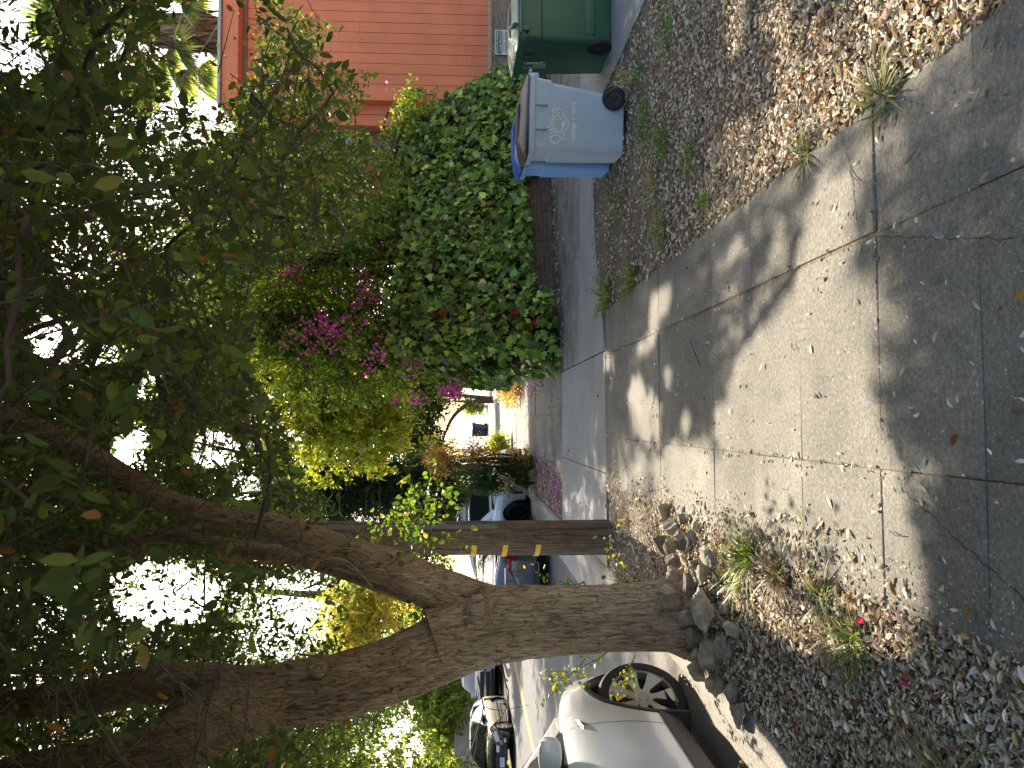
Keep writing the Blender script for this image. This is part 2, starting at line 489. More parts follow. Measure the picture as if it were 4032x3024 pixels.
# driveway apron across the pavement, then the drive to the right, its older brown half, and the walk beside the bins
dbm = MB()
for (x0, x1, y0, y1) in ((-1.64, -.60, 8.56, 12.41), (-.60, .78, 8.56, 12.41)):
    dbm.box(((x0 + x1) / 2, (y0 + y1) / 2, -.08), (x1 - x0 - .008, y1 - y0 - .012, .16), bevel=.006)
def prism(mb, pts, z0, z1):
    n = len(pts); vb = [mb.bm.verts.new((x, y, z0)) for x, y in pts]; vt = [mb.bm.verts.new((x, y, z1)) for x, y in pts]
    mb.bm.faces.new(vt)
    for i in range(n): mb.bm.faces.new((vb[i], vb[(i + 1) % n], vt[(i + 1) % n], vt[i]))
prism(dbm, [(.79, 8.57), (1.25, 8.75), (2.0, 9.12), (3.0, 9.26), (3.75, 9.0), (3.75, 10.25), (.79, 10.6)], -.16, .002)
prism(dbm, [(3.76, 8.9), (3.70, 7.5), (3.69, -3), (12, -3), (12, 10.1), (3.76, 10.25)], -.16, .001)
tag(dbm.build("driveway", M['drive_concrete']), kind='structure')
m, nt, p, N, L = _nt("old_concrete"); v = _coord(nt)
c = _ramp(nt, _noise(nt, v, 2.2, 6, .65), [(.3, (.13, .095, .07)), (.5, (.23, .19, .15)), (.72, (.33, .30, .27))])
L.new(_mix(nt, 1.0, c, _ramp(nt, _noise(nt, v, 45, 3), [(.3, .75), (.7, 1.2)]), 'MULTIPLY'), p.inputs['Base Color']); p.inputs['Roughness'].default_value = .9
L.new(_bump(nt, _noise(nt, v, 60, 4), .5, .01), p.inputs['Normal']); M['old_concrete'] = m
ob = MB()
prism(ob, [(.79, 10.62), (3.75, 10.27), (12, 10.12), (12, 15.2), (7.5, 14.5), (4.3, 13.75), (2.2, 12.95), (.79, 12.41)], -.16, -.004)
tag(ob.build("driveway_old_half", M['old_concrete']), kind='structure')

# cracks in the pavement
def ribbon(pts, w, z):
    V = []; F = []
    for i, (x, y) in enumerate(pts):
        a = pts[max(i - 1, 0)]; b = pts[min(i + 1, len(pts) - 1)]
        dx, dy = b[0] - a[0], b[1] - a[1]; l = math.hypot(dx, dy) or 1
        ww = w * random.uniform(.5, 1.3)
        V += [(x - dy / l * ww, y + dx / l * ww, z), (x + dy / l * ww, y - dx / l * ww, z)]
    for i in range(len(pts) - 1): F.append((2 * i, 2 * i + 1, 2 * i + 3, 2 * i + 2))
    return V, F
def crack(a, b, w, jit=.006, n=30):
    pts = []
    for i in range(n + 1):
        t = i / n; pts.append((a[0] + (b[0] - a[0]) * t + random.uniform(-jit, jit) * (0 < i < n), a[1] + (b[1] - a[1]) * t + random.uniform(-jit, jit) * (0 < i < n)))
    return ribbon(pts, w, .0085)
CV, CF = [], []
for a, b, w in (((.80, 2.98), (1.05, 3.03), .002), ((1.05, 3.03), (1.22, 3.10), .0015), ((.35, 5.05), (.56, 5.3), .006), ((0.1, 6.4), (.3, 6.25), .006), ((.75, 11.5), (2.0, 11.2), .006), ((.70, 2.84), (.52, 2.1), .0016), ((-.26, 2.7), (-.52, 2.1), .002)):
    v_, f_ = crack(a, b, w); CF += [tuple(i + len(CV) for i in f) for f in f_]; CV += v_
o = mesh_np("pavement_crack", np.array(CV), np.array(CF), M['dark']); o.parent = sidewalk

# ------------------------------------------------------------------ leaf scattering
def norm(a): return a / (np.linalg.norm(a, axis=-1, keepdims=True) + 1e-9)
def frames(axis, nrm):
    """rotation matrices whose local Y is the leaf axis and Z roughly the leaf normal"""
    y = norm(axis); x = norm(np.cross(y, nrm)); z = np.cross(x, y)
    return np.stack([x, y, z], -1)
def rand_dirs(n):
    return norm(rng.normal(size=(n, 3)))
def scatter(tv, tf, pos, R, sc, col):
    n, k = len(pos), len(tv)
    sc = np.asarray(sc)
    t = tv[None] * (sc[:, None, None] if sc.ndim == 1 else sc[:, None, :])
    V = np.einsum('nij,nkj->nki', R, t) + pos[:, None]
    F = [(np.asarray(f)[None] + (np.arange(n) * k)[:, None, None]).reshape(-1, np.asarray(f).shape[1]) for f in tf]
    return V.reshape(-1, 3), F, np.repeat(col, k, 0)
# leaf shapes, unit length along Y
LEAF = (np.array([(0, 0, 0), (.24, .28, .05), (.23, .66, .05), (0, 1, -.02), (-.23, .66, .05), (-.24, .28, .05)]), [[(0, 1, 2, 3), (0, 3, 4, 5)]])
ROUND = (np.array([(0, 0, 0), (.30, .18, .06), (.36, .52, .07), (.22, .86, .04), (0, 1, -.03), (-.22, .86, .04), (-.36, .52, .07), (-.30, .18, .06)]), [[(0, 1, 2, 3), (0, 5, 6, 7)], [(0, 3, 4), (0, 4, 5)]])
NARROW = (np.array([(0, 0, 0), (.11, .35, .03), (0, 1, -.06), (-.11, .35, .03)]), [[(0, 1, 2), (0, 2, 3)]])
IVY = (np.array([(0, 0, 0), (.30, -.10, -.03), (.52, .18, -.06), (.30, .34, .02), (.34, .62, -.03), (.10, .62, .03), (0, 1, -.10), (-.10, .62, .03), (-.34, .62, -.03), (-.30, .34, .02), (-.52, .18, -.06), (-.30, -.10, -.03)]),
       [[(0, 1, 2), (0, 2, 3), (0, 3, 4), (0, 4, 5), (0, 5, 6), (0, 6, 7), (0, 7, 8), (0, 8, 9), (0, 9, 10), (0, 10, 11)]])
DRY = (np.array([(0, 0, .05), (.17, .22, .13), (0, .25, .0), (-.17, .22, .13), (.24, .55, .16), (0, .55, -.02), (-.24, .55, .16), (.14, .84, .13), (0, .85, .01), (-.14, .84, .13), (0, 1, .10)]) * np.array([1, 1, 1]),
       [[(1, 4, 5, 2), (2, 5, 6, 3), (4, 7, 8, 5), (5, 8, 9, 6)], [(0, 1, 2), (0, 2, 3), (7, 10, 8), (8, 10, 9)]])
FLOWER = (np.array([(0, 0, 0), (.34, .30, .10), (0, .62, .22), (-.34, .30, .10), (.1, .05, .5), (-.05, .5, .55)]), [[(0, 1, 2, 3)], [(0, 1, 4), (0, 5, 3)]])

def palette(n, cols, wts, var=.18):
    cols = np.array(cols); k = rng.choice(len(cols), n, p=np.array(wts) / sum(wts))
    return cols[k] * (1 + rng.normal(size=(n, 1)) * var).clip(.4, 1.8) * (1 + rng.normal(size=(n, 3)) * .05)

LIT_COL = [(.76, .69, .56), (.60, .52, .39), (.44, .35, .23), (.33, .165, .065), (.34, .31, .23), (.52, .39, .18), (.22, .135, .075), (.19, .22, .06)]
LIT_W = [.33, .24, .17, .07, .09, .03, .06, .01]
def litter(n, sampler, z0, lift, size=(.020, .044)):
    P = sampler(n)
    n = len(P)
    ang = rng.uniform(0, 2 * np.pi, n)
    ax = np.stack([np.cos(ang), np.sin(ang), rng.normal(0, .22, n)], 1)
    nr = np.stack([rng.normal(0, .35, n), rng.normal(0, .35, n), np.where(rng.random(n) < .6, 1.0, -1.0)], 1)
    s = rng.uniform(size[0], size[1], n) * rng.choice([.45, .7, 1, 1, 1, 1.4], n)
    S3 = np.stack([s * rng.uniform(.55, 1.1, n), s, s * rng.uniform(.6, 2.4, n) * rng.choice([1, 1, -.6], n)], 1)
    pos = np.stack([P[:, 0], P[:, 1], z0(P[:, 0], P[:, 1]) + rng.random(n) * lift + .006], 1)
    pos -= ax * s[:, None] * .5
    pos[:, 2] = np.maximum(pos[:, 2], z0(P[:, 0], P[:, 1]) + .004)
    return scatter(DRY[0], DRY[1], pos, frames(ax, nr), S3, palette(n, LIT_COL, LIT_W))
def join(parts):
    V, F3, F4, C, off = [], [], [], [], 0
    for v, F, c in parts:
        V.append(v); C.append(c)
        for f in F: (F3 if f.shape[1] == 3 else F4).append(f + off)
        off += len(v)
    return np.concatenate(V), [np.concatenate(x) for x in (F3, F4) if x], np.concatenate(C)
def depth_sampler(x0, x1, y0, y1, dens=None, pw=1.6):
    def f(n):
        u = rng.random(n)
        a, b = y0 ** (1 - pw), y1 ** (1 - pw)
        y = (a + (b - a) * u) ** (1 / (1 - pw))
        x = rng.uniform(x0, x1, n)
        k = np.ones(n, bool) if dens is None else rng.random(n) < dens(x, y)
        return np.stack([x[k], y[k]], 1)
    return f
flat = lambda z: (lambda x, y: np.full(np.shape(x), z))
left = join([
    litter(30000, depth_sampler(-1.68, -.70, 1.3, 8.6, lambda x, y: np.where((x < -1.62) & (rng.random(np.shape(x)) < .7), 0, 1.0) * np.where(y > 6.6, .55, 1)), soil_z, .028),
    litter(9500, depth_sampler(-.78, -.15, 2.3, 8.5, lambda x, y: np.clip(.75 - (x + .72) / .42, 0.02, 1) ** 1.3 * np.clip((y - 2.5) / 1.5, .06, 1) * (vnoise(x * 7, y * 4, 31) > .35)), flat(.004), .012),
    litter(16000, depth_sampler(-1.66, -.5, 1.3, 8.6), soil_z, .034, (.006, .015)),
    litter(500, depth_sampler(-2.3, -1.64, 2.5, 10, lambda x, y: np.exp(-((x + 1.88) / .10) ** 2) * .9 + .05), flat(-.045), .01),
])
tag(mesh_np("leaf_litter", *left[:2], M['litter'], tint=left[2]), "pale dry fallen leaves piled along the strip round the big tree", "leaf litter", kind='stuff')
right = join([litter(52000, depth_sampler(1.22, 3.72, 1.4, 9.3, lambda x, y: np.where((y > 6.4) & (vnoise(x * 3, y * 3, 41) > .45), .35, 1) * np.where(x > 3.55, .5, 1), 1.5), soil_z, .026), litter(22000, depth_sampler(1.22, 3.72, 1.4, 9.3), soil_z, .032, (.006, .016))])
tag(mesh_np("leaf_litter", *right[:2], M['litter'], tint=right[2]), "dry fallen leaves covering the bed between pavement and bins", "leaf litter", kind='stuff')
loose = join([
    litter(420, depth_sampler(-.7, 1.22, 1.4, 8.6), flat(.006), .004, (.016, .038)),
    litter(900, depth_sampler(-.7, 1.22, 1.4, 8.6), flat(.004), .003, (.004, .012)),
    litter(90, depth_sampler(.68, .76, 2.9, 8.5, pw=1.2), flat(-.008), .014, (.014, .03)),
    litter(120, depth_sampler(-.22, -.16, 2.6, 8.5, pw=1.2), flat(-.008), .014, (.014, .03)),
    litter(50, lambda n: np.stack([rng.uniform(-.7, 1.2, n), 2.86 + rng.normal(0, .008, n)], 1), flat(-.008), .014, (.01, .024)),
    litter(240, depth_sampler(-1.6, 6, 8.6, 13, pw=1.1), flat(.005), .004, (.02, .04)),
    litter(900, lambda n: (lambda t: np.stack([1.0 + 6 * t, 12.35 + 2.1 * t ** .8 - np.abs(rng.normal(0, .22, n)) - .1], 1))(rng.random(n)), flat(.002), .02, (.03, .07)),
    litter(1400, lambda n: np.stack([rng.uniform(-1.6, -.7, n), rng.uniform(12.5, 17.5, n)], 1), soil_z, .02, (.03, .06)),
])
tag(mesh_np("fallen_leaves", *loose[:2], M['litter'], tint=loose[2]), "loose dry leaves blown over the pavement slabs and driveway", "fallen leaves", kind='stuff')
# fallen magenta petals by the drive and under the vine
pn = 620
pp = np.concatenate([np.stack([rng.uniform(-1.6, -.75, 260), rng.uniform(12.6, 17.4, 260)], 1), np.stack([rng.uniform(-1.3, -1.0, 60) , rng.uniform(12.6, 13.6, 60)], 1),
    np.stack([rng.uniform(-.9, 1.0, 110), rng.uniform(12.5, 24, 110)], 1), np.stack([rng.uniform(.55, 1.0, 170), rng.uniform(15, 19, 170)], 1), np.stack([rng.uniform(-1.5, 4.5, 20), rng.uniform(5, 12.2, 20)], 1)])
n = len(pp); ang = rng.uniform(0, 6.28, n)
ps = scatter(FLOWER[0], FLOWER[1], np.stack([pp[:, 0], pp[:, 1], np.full(n, .012)], 1), frames(np.stack([np.cos(ang), np.sin(ang), np.zeros(n)], 1), np.tile([0, 0, 1.0], (n, 1)) + rng.normal(0, .2, (n, 3))), rng.uniform(.035, .06, n), palette(n, [(.42, .03, .30), (.5, .12, .35), (.45, .3, .3)], [.5, .3, .2]))
tag(mesh_np("fallen_petals", *ps[:2], M['petal'], tint=ps[2]), "magenta petals dropped on the ground beyond the driveway", "petals", kind='stuff')

# grass tufts and weeds, one by one
def tuft(name, loc, n, h, spread, cols, wts, label, cat, group=None, droop=.5, w=.006):
    V, F, C = [], [], []
    a = rng.uniform(0, 6.28, n); r = spread * np.sqrt(rng.random(n)) * .5
    base = np.stack([np.cos(a) * r, np.sin(a) * r, np.zeros(n) - .01], 1)
    out = np.stack([np.cos(a + rng.normal(0, .6, n)), np.sin(a + rng.normal(0, .6, n)), np.zeros(n)], 1)
    H = h * rng.uniform(.45, 1.1, n); lean = rng.uniform(.15, 1.0, n) * spread * 1.4 + .02
    side = np.cross(out, [0, 0, 1.0])
    for k, (t, ww) in enumerate(((0, 1.0), (.45, .8), (.8, .5), (1.0, .08))):
        c = base + out * (lean * t ** 1.6)[:, None]; c[:, 2] += H * (t - droop * .5 * t ** 3)
        V.append(np.stack([c - side * w * ww, c + side * w * ww], 1))
    V = np.stack(V, 1).reshape(n, 8, 3)
    f = np.array([(0, 1, 3, 2), (2, 3, 5, 4), (4, 5, 7, 6)])
    F = (f[None] + (np.arange(n) * 8)[:, None, None]).reshape(-1, 4)
    col = np.repeat(palette(n, cols, wts), 8, 0)
    o = mesh_np(name, V.reshape(-1, 3), F, M['grass'], tint=col)
    o.location = loc
    return tag(o, label, cat, group)
GG, GW = [(.16, .24, .04), (.24, .28, .07), (.38, .31, .15), (.09, .15, .03)], [.4, .25, .2, .15]
DG, DW = [(.40, .33, .19), (.32, .25, .13), (.2, .2, .07)], [.5, .4, .1]
G = "grass tufts in the dry leaf beds"
tuft("grass_tuft", (-.76, 4.25, 0), 110, .15, .15, GG, GW, "bright green grass tuft beside the rocks at the tree base", "grass", G)
tuft("grass_tuft", (-.93, 4.45, 0), 50, .15, .12, GG, GW, "thin silvery green tuft growing against the rock pile", "grass", G)
tuft("grass_tuft", (-.78, 3.86, 0), 50, .10, .14, DG, DW, "small straw yellow tuft just nearer than the bright green one", "grass", G)
tuft("grass_tuft", (-.80, 3.36, 0), 40, .08, .12, GG, GW, "sparse yellow green tuft in the sunlit leaf litter", "grass", G)
tuft("grass_tuft", (-.90, 3.08, 0), 60, .10, .12, GG, GW, "green tuft beside the red petal in the litter", "grass", G)
tuft("grass_tuft", (-.96, 3.3, 0), 45, .06, .14, DG, DW, "dry rust brown grass clump in the sunlit litter", "grass", G)
tuft("grass_tuft", (-1.22, 2.5, 0), 60, .10, .18, DG, DW, "straw dry grass fanned out in the shaded front litter", "grass", G, .8)
tuft("grass_tuft", (-1.45, 2.75, 0), 60, .14, .24, DG, DW, "small dry grass patch by the kerb in the shaded litter", "grass", G, .8)
tuft("grass_tuft", (1.24, 3.46, 0), 34, .09, .09, GG, GW, "green tuft with long seed stalk at the slab corner", "grass", G)
tuft("grass_tuft", (1.22, 2.80, 0), 60, .09, .12, GG, [.3, .2, .4, .1], "sprawling green and straw tuft in the near pavement joint", "grass", G)
tuft("grass_tuft", (1.36, 8.4, 0), 120, .22, .26, GG, [.5, .1, .2, .2], "dense dark green tuft at the driveway corner", "grass", G)
tuft("grass_tuft", (1.33, 7.15, 0), 90, .18, .2, GG, [.4, .1, .3, .2], "green tuft on the slab edge short of the driveway corner", "grass", G)
tuft("grass_tuft", (1.50, 6.0, 0), 70, .14, .16, GG, [.4, .2, .3, .1], "loose pale green tuft in the bed beside the pavement", "grass", G)
tuft("grass_tuft", (1.95, 6.3, 0), 60, .14, .2, DG, DW, "dead brown grass clump in the bed short of the blue bins", "grass", G)
tuft("grass_tuft", (3.28, 7.12, 0), 16, .3, .12, DG, DW, "straw stalks standing against the grey blue bin wheel", "grass", G, .2, .004)
tuft("grass_tuft", (-1.0, 7.6, 0), 26, .14, .12, DG, DW, "small straw tuft between the pole and the pavement", "grass", G)
def weed(loc, n, h, r, label, cols=((.09, .17, .04), (.14, .22, .05)), leaf=.035):
    d = rand_dirs(n); d[:, 2] = np.abs(d[:, 2]) * .8 + .15; d = norm(d)
    pos = d * np.array([r, r, h]) * rng.uniform(.25, 1, (n, 1))
    v, f, c = scatter(NARROW[0] * np.array([2.0, 1, 1]), NARROW[1], pos, frames(d + rng.normal(0, .5, (n, 3)), rand_dirs(n)), rng.uniform(.6, 1.3, n) * leaf, palette(n, cols, [.6, .4]))
    o = mesh_np("weed", v, f, M['grass'], tint=c); o.location = loc
    return tag(o, label, "weed", "low weeds in the bed of dry leaves")
weed((2.2, 5.9, 0), 260, .12, .20, "broad low green weed in the middle of the leaf bed")
weed((2.62, 6.5, 0), 220, .10, .24, "flat dark green weed nearer the light blue bin")
weed((1.85, 5.2, 0), 120, .08, .12, "pale green weed rosette nearest the pavement")
weed((3.0, 5.7, 0), 160, .12, .2, "feathery green weed furthest into the leaf bed")
weed((1.42, 4.85, 0), 70, .07, .08, "small bright green weed touching the slab edge")
weed((3.1, 6.7, 0), 90, .09, .14, "green weed in front of the light blue bin wheel")
weed((2.1, 7.6, 0), 80, .08, .16, "thin green weed short of the driveway edge")
weed((3.45, 5.2, 0), 90, .16, .16, "yellowing upright weed beside the walk to the green bin", ((.25, .25, .06), (.14, .2, .05)))

# a few fallen things that stand out
def single(name, loc, size, rz, col, tpl, mat, label, cat, tilt=.15):
    v, f, c = scatter(tpl[0], tpl[1], np.zeros((1, 3)), frames(np.array([[math.cos(rz), math.sin(rz), tilt]]), np.array([[.1, .15, 1.0]])), np.array([size]), np.array([col]))
    o = mesh_np(name, v, f, mat, tint=c); o.location = loc
    return tag(o, label, cat)
single("fallen_flower", (-.80, 2.96, .03), .055, 1.0, (.62, .06, .12), FLOWER, M['petal'], "crimson flower head lying on sunlit pale litter", "flower")
single("fallen_flower", (-.92, 2.66, .03), .055, 2.4, (.42, .06, .12), FLOWER, M['petal'], "dull pink crumpled petal lying in the shade line", "flower")
single("fallen_flower", (-.86, 4.05, .03), .05, .4, (.42, .08, .12), FLOWER, M['petal'], "faded red petal under the bright green tuft", "flower")
single("fallen_leaf", (1.02, 2.22, .008), .05, 2.6, (.40, .37, .30), DRY, M['litter'], "pale oval leaf alone on the near right slab", "leaf")
single("fallen_leaf", (.60, 2.42, .008), .05, 1.1, (.36, .36, .33), DRY, M['litter'], "grey oval leaf alone on the shaded middle slab", "leaf")
single("fallen_leaf", (-.44, 2.08, .008), .06, .2, (.07, .13, .03), LEAF, M['leaf'], "fresh dark green leaf on the shaded near slab", "leaf")
single("fallen_leaf", (.36, 2.06, .008), .05, 1.9, (.45, .25, .03), LEAF, M['leaf'], "yellow orange leaf at the very edge of the near slab", "leaf")
single("fallen_leaf", (-.58, 2.35, .008), .055, 2.9, (.30, .17, .05), DRY, M['litter'], "tan brown leaf beside the litter edge on the near slab", "leaf")
o = MB().box((0, 0, .004), (.035, .10, .003)).build("plastic_scrap", mat_plain("aqua_plastic", (.15, .42, .45), .5, .1, 20)); o.location = (-1.33, 2.20, .02); o.rotation_euler = (.1, .2, .8)
tag(o, "small aqua blue plastic scrap in the shaded litter", "scrap")
for i, (x, y, l, a, lab) in enumerate(((.99, 2.99, .10, .8, "dark thin twig lying across the cracked slab"), (.93, 2.6, .08, 1.9, "short straight twig on the shaded right slab"), (.35, 3.6, .05, .7, "tiny twig on the sunlit middle slab"), (-.42, 2.75, .09, 1.5, "dark straight twig beside the left joint"))):
    o = MB().tube([(-l / 2, 0, 0), (0, .008, .003), (l / 2, 0, 0)], .0022, 5).build("twig", M['twig']); o.location = (x, y, .012); o.rotation_euler = (0, 0, a); tag(o, lab, "twig")
# ------------------------------------------------------------------ woody growth
def resample(P, R, step):
    P = np.array(P, float); R = np.array(R, float)
    n = len(P)
    if n == 2:
        t = np.linspace(0, 1, max(2, int(np.linalg.norm(P[1] - P[0]) / step)))[:, None]
        return P[0] * (1 - t) + P[1] * t, R[0] * (1 - t[:, 0]) + R[1] * t[:, 0]
    Q, q = [], []
    for i in range(n - 1):
        p0 = P[i - 1] if i else 2 * P[0] - P[1]; p1, p2 = P[i], P[i + 1]; p3 = P[i + 2] if i + 2 < n else 2 * P[-1] - P[-2]
        k = max(2, int(np.linalg.norm(p2 - p1) / step))
        for t in np.linspace(0, 1, k, endpoint=(i == n - 2)):
            Q.append(.5 * (2 * p1 + (p2 - p0) * t + (2 * p0 - 5 * p1 + 4 * p2 - p3) * t * t + (3 * p1 - p0 - 3 * p2 + p3) * t ** 3)); q.append(R[i] * (1 - t) + R[i + 1] * t)
    return np.array(Q), np.array(q)
def limb(P, R, step=.02, n=64, rough=.06, seed=0, ridge=.02):
    Q, r = resample(P, R, step)
    T = norm(np.gradient(Q, axis=0))
    ref = np.array([0, -1.0, 0.2]); V = []
    a = np.linspace(0, 2 * np.pi, n, endpoint=False)
    s = np.concatenate([[0], np.cumsum(np.linalg.norm(np.diff(Q, axis=0), axis=1))])
    A, Sg = np.meshgrid(a, s)
    # seamless noise round the limb
    lump = fbm(np.cos(A) * 1.6 + 20 + Sg * .9, np.sin(A) * 1.6 + 7 + Sg * 1.3, seed, 3) - .44
    fur = np.abs(fbm(np.cos(A) * 9 + 40 + Sg * 2.0, np.sin(A) * 9 + 11 + Sg * 3.1, seed + 9, 3) - .44)
    rr = r[:, None] * (1 + rough * 2.2 * lump) - ridge * (0.12 - np.clip(fur, 0, .12)) * np.clip(r[:, None] / .2, .3, 1)
    for i in range(len(Q)):
        t = T[i]; ref = ref - t * ref.dot(t); ref /= np.linalg.norm(ref); b = np.cross(t, ref)
        V.append(Q[i] + (np.cos(a)[:, None] * ref + np.sin(a)[:, None] * b) * rr[i][:, None])
    V = np.concatenate(V); i = np.arange(len(Q) * n).reshape(len(Q), n); j = np.roll(i, -1, 1)
    F = np.stack([i[:-1].ravel(), j[:-1].ravel(), j[1:].ravel(), i[1:].ravel()], 1)
    return V, F
def merge(parts):
    V, F, o = [], [], 0
    for v, f in parts: V.append(v); F.append(f + o); o += len(v)
    return np.concatenate(V), np.concatenate(F)
def fine_tubes(segs, n=5):
    """segs: (p0 (k,3), p1, r0, r1) many straight thin limbs at once"""
    p0, p1, r0, r1 = [np.asarray(s, float) for s in segs]
    t = norm(p1 - p0); ref = norm(np.cross(t, np.where(np.abs(t[:, 2:3]) > .9, [[1.0, 0, 0]], [[0, 0, 1.0]]))); b = np.cross(t, ref)
    a = np.linspace(0, 2 * np.pi, n, endpoint=False)
    ring = np.cos(a)[None, :, None] * ref[:, None] + np.sin(a)[None, :, None] * b[:, None]
    V = np.stack([p0[:, None] + ring * r0[:, None, None], p1[:, None] + ring * r1[:, None, None]], 1).reshape(-1, 3)
    k = np.arange(n); f = np.stack([k, (k + 1) % n, n + (k + 1) % n, n + k], 1)
    F = (f[None] + (np.arange(len(p0)) * 2 * n)[:, None, None]).reshape(-1, 4)
    return V, F

# the way the camera sees a point (used only to leave the crown open where the photograph shows open sky)
def seen_at(p):
    q = p - np.array([0, 0, CAM_H]); d = q @ np.array(FW); d = np.where(np.abs(d) < 1e-3, 1e-3, d)
    return 1106 - (q @ np.array(UP)) / d * 1661, 829.5 - (q @ np.array(RT)) / d * 1661, d

TREE = empty("street_tree", (-1.40, 5.5, 0), "big forked street tree with rocks heaped round its trunk", "tree")
o0 = np.array([-1.40, 5.5, 0])
trunkP = [(-1.40, 5.5, -.12), (-1.40, 5.5, .06), (-1.40, 5.5, .28), (-1.41, 5.5, .61), (-1.42, 5.5, .94), (-1.43, 5.5, 1.27), (-1.47, 5.5, 1.55), (-1.55, 5.46, 1.8)]
trunkR = [.275, .255, .243, .235, .24, .262, .285, .26]
RP = [(-1.36, 5.52, 1.35), (-1.24, 5.52, 1.68), (-1.13, 5.5, 1.90), (-1.03, 5.48, 2.10), (-.96, 5.46, 2.30), (-.89, 5.45, 2.50), (-.77, 5.44, 2.78), (-.70, 5.42, 3.02), (-.65, 5.4, 3.27), (-.54, 5.35, 3.58), (-.39, 5.3, 3.82), (-.20, 5.2, 4.07), (-.04, 5.05, 4.32), (.10, 4.9, 4.6), (.4, 4.6, 5.3)]
RR = [.17, .165, .15, .135, .125, .118, .105, .088, .085, .082, .078, .078, .075, .07, .05]
R2P = [(-1.2, 5.6, 1.95), (-1.10, 5.85, 2.45), (-1.02, 5.95, 2.85), (-.98, 5.95, 3.15), (-.92, 5.95, 3.45), (-.87, 5.95, 3.72), (-.88, 5.95, 4.05), (-.95, 6.0, 4.6), (-.8, 6.4, 5.4)]
R2R = [.11, .09, .075, .065, .058, .052, .046, .04, .03]
LP = [(-1.47, 5.5, 1.35), (-1.56, 5.48, 1.66), (-1.65, 5.42, 1.92), (-1.73, 5.4, 2.15), (-1.80, 5.38, 2.45), (-1.84, 5.36, 2.78), (-1.88, 5.34, 3.06), (-1.92, 5.33, 3.35), (-1.96, 5.35, 3.6)]
LR = [.20, .225, .222, .215, .215, .21, .19, .14, .04]
AP = [(-1.80, 5.42, 2.6), (-1.83, 5.47, 3.05), (-1.82, 5.56, 3.45), (-1.83, 5.6, 3.78), (-1.89, 5.6, 4.08), (-1.93, 5.6, 4.43), (-1.98, 5.65, 4.9), (-2.0, 5.9, 6.0), (-1.7, 6.3, 7.2)]
AR = [.11, .15, .145, .135, .125, .118, .11, .08, .05]
BP = [(-1.78, 5.40, 2.35), (-1.84, 5.34, 2.75), (-1.91, 5.22, 3.08), (-2.00, 5.1, 3.35), (-2.09, 5.05, 3.6), (-2.14, 5.0, 3.88), (-2.18, 4.95, 4.2), (-2.25, 4.9, 4.6), (-2.4, 4.7, 5.6), (-2.2, 4.3, 7.0)]
BR = [.12, .175, .195, .19, .18, .18, .175, .165, .12, .06]
tr = [limb(np.array(trunkP) - o0, trunkR, .016, 150, .06, 1, .15), limb(np.array(RP) - o0, RR, .018, 96, .07, 2, .12), limb(np.array(R2P) - o0, R2R, .025, 40, .06, 3, .10), limb(np.array(LP) - o0, LR, .016, 140, .07, 4, .16), limb(np.array(AP) - o0, AR, .025, 64, .07, 5, .12), limb(np.array(BP) - o0, BR, .02, 96, .07, 6, .14)]
# bark collars, burls and pruning scars
def burl(c, r, squash=(1, 1, 1), seed=0):
    u, v = np.meshgrid(np.linspace(0, 2 * np.pi, 28, endpoint=False), np.linspace(.02, np.pi - .02, 16))
    d = np.stack([np.cos(u) * np.sin(v), np.sin(u) * np.sin(v), np.cos(v)], -1)
    k = r * (1 + .5 * (fbm(d[..., 0] * 2 + 5 + seed, d[..., 2] * 2 + d[..., 1] + 9, seed) - .44))
    V = (d * k[..., None] * np.array(squash)).reshape(-1, 3) + np.array(c) - o0
    i = np.arange(16 * 28).reshape(16, 28); j = np.roll(i, -1, 1)
    return V, np.stack([i[:-1].ravel(), j[:-1].ravel(), j[1:].ravel(), i[1:].ravel()], 1)
tr += [burl((-1.19, 5.44, 1.56), .085, (.8, .9, 1.5), 1), burl((-1.62, 5.19, 2.55), .06, (1, .7, 1.2), 2), burl((-1.30, 5.29, 1.50), .10, (1.2, .7, .8), 3), burl((-1.95, 5.13, 3.0), .07, (1, .6, 1), 4), burl((-2.1, 4.88, 3.55), .06, (1, .6, 1), 5), burl((-1.50, 5.27, 1.35), .05, (1, .7, 1), 6)]
for a in range(9):
    th = a * .7 + .2
    tr.append(limb(np.array([(math.cos(th) * .16, math.sin(th) * .16, .26), (math.cos(th) * .24, math.sin(th) * .24, .08), (math.cos(th) * .36, math.sin(th) * .36, -.10)]), [.06, .05, .03], .02, 24, .08, 30 + a, .05))
v_, f_ = merge(tr)
mesh_np("trunk", v_, f_, M['bark'], TREE, smooth=True)

# crown: clusters of leafy sprays hung on a branching net grown from the limbs
GAPS = [(112, 735, 62, 50, .93), (235, 770, 40, 28, .9), (316, 832, 46, 30, .92), (283, 952, 42, 50, .93), (462, 970, 52, 38, .9), (530, 1050, 30, 34, .8), (350, 1280, 120, 66, .86), (612, 1330, 105, 84, .6),
        (445, 80, 105, 150, .97), (40, 60, 70, 110, .88), (420, 230, 90, 80, .6), (250, 90, 70, 70, .5), (90, 420, 60, 60, .5), (330, 470, 70, 80, .45), (420, 640, 60, 60, .5), (300, 300, 90, 90, .4), (190, 560, 80, 70, .5), (60, 1180, 60, 60, .2), (150, 1330, 80, 60, .3)]
B_Y = [-400, 0, 60, 130, 160, 260, 300, 420, 500, 560, 620, 800, 900, 1010, 1040, 1110, 1160, 1230, 1400, 1520, 1659, 2000]
B_V = [560, 560, 700, 640, 770, 730, 770, 840, 800, 600, 480, 500, 560, 600, 640, 690, 640, 720, 700, 900, 640, 560]
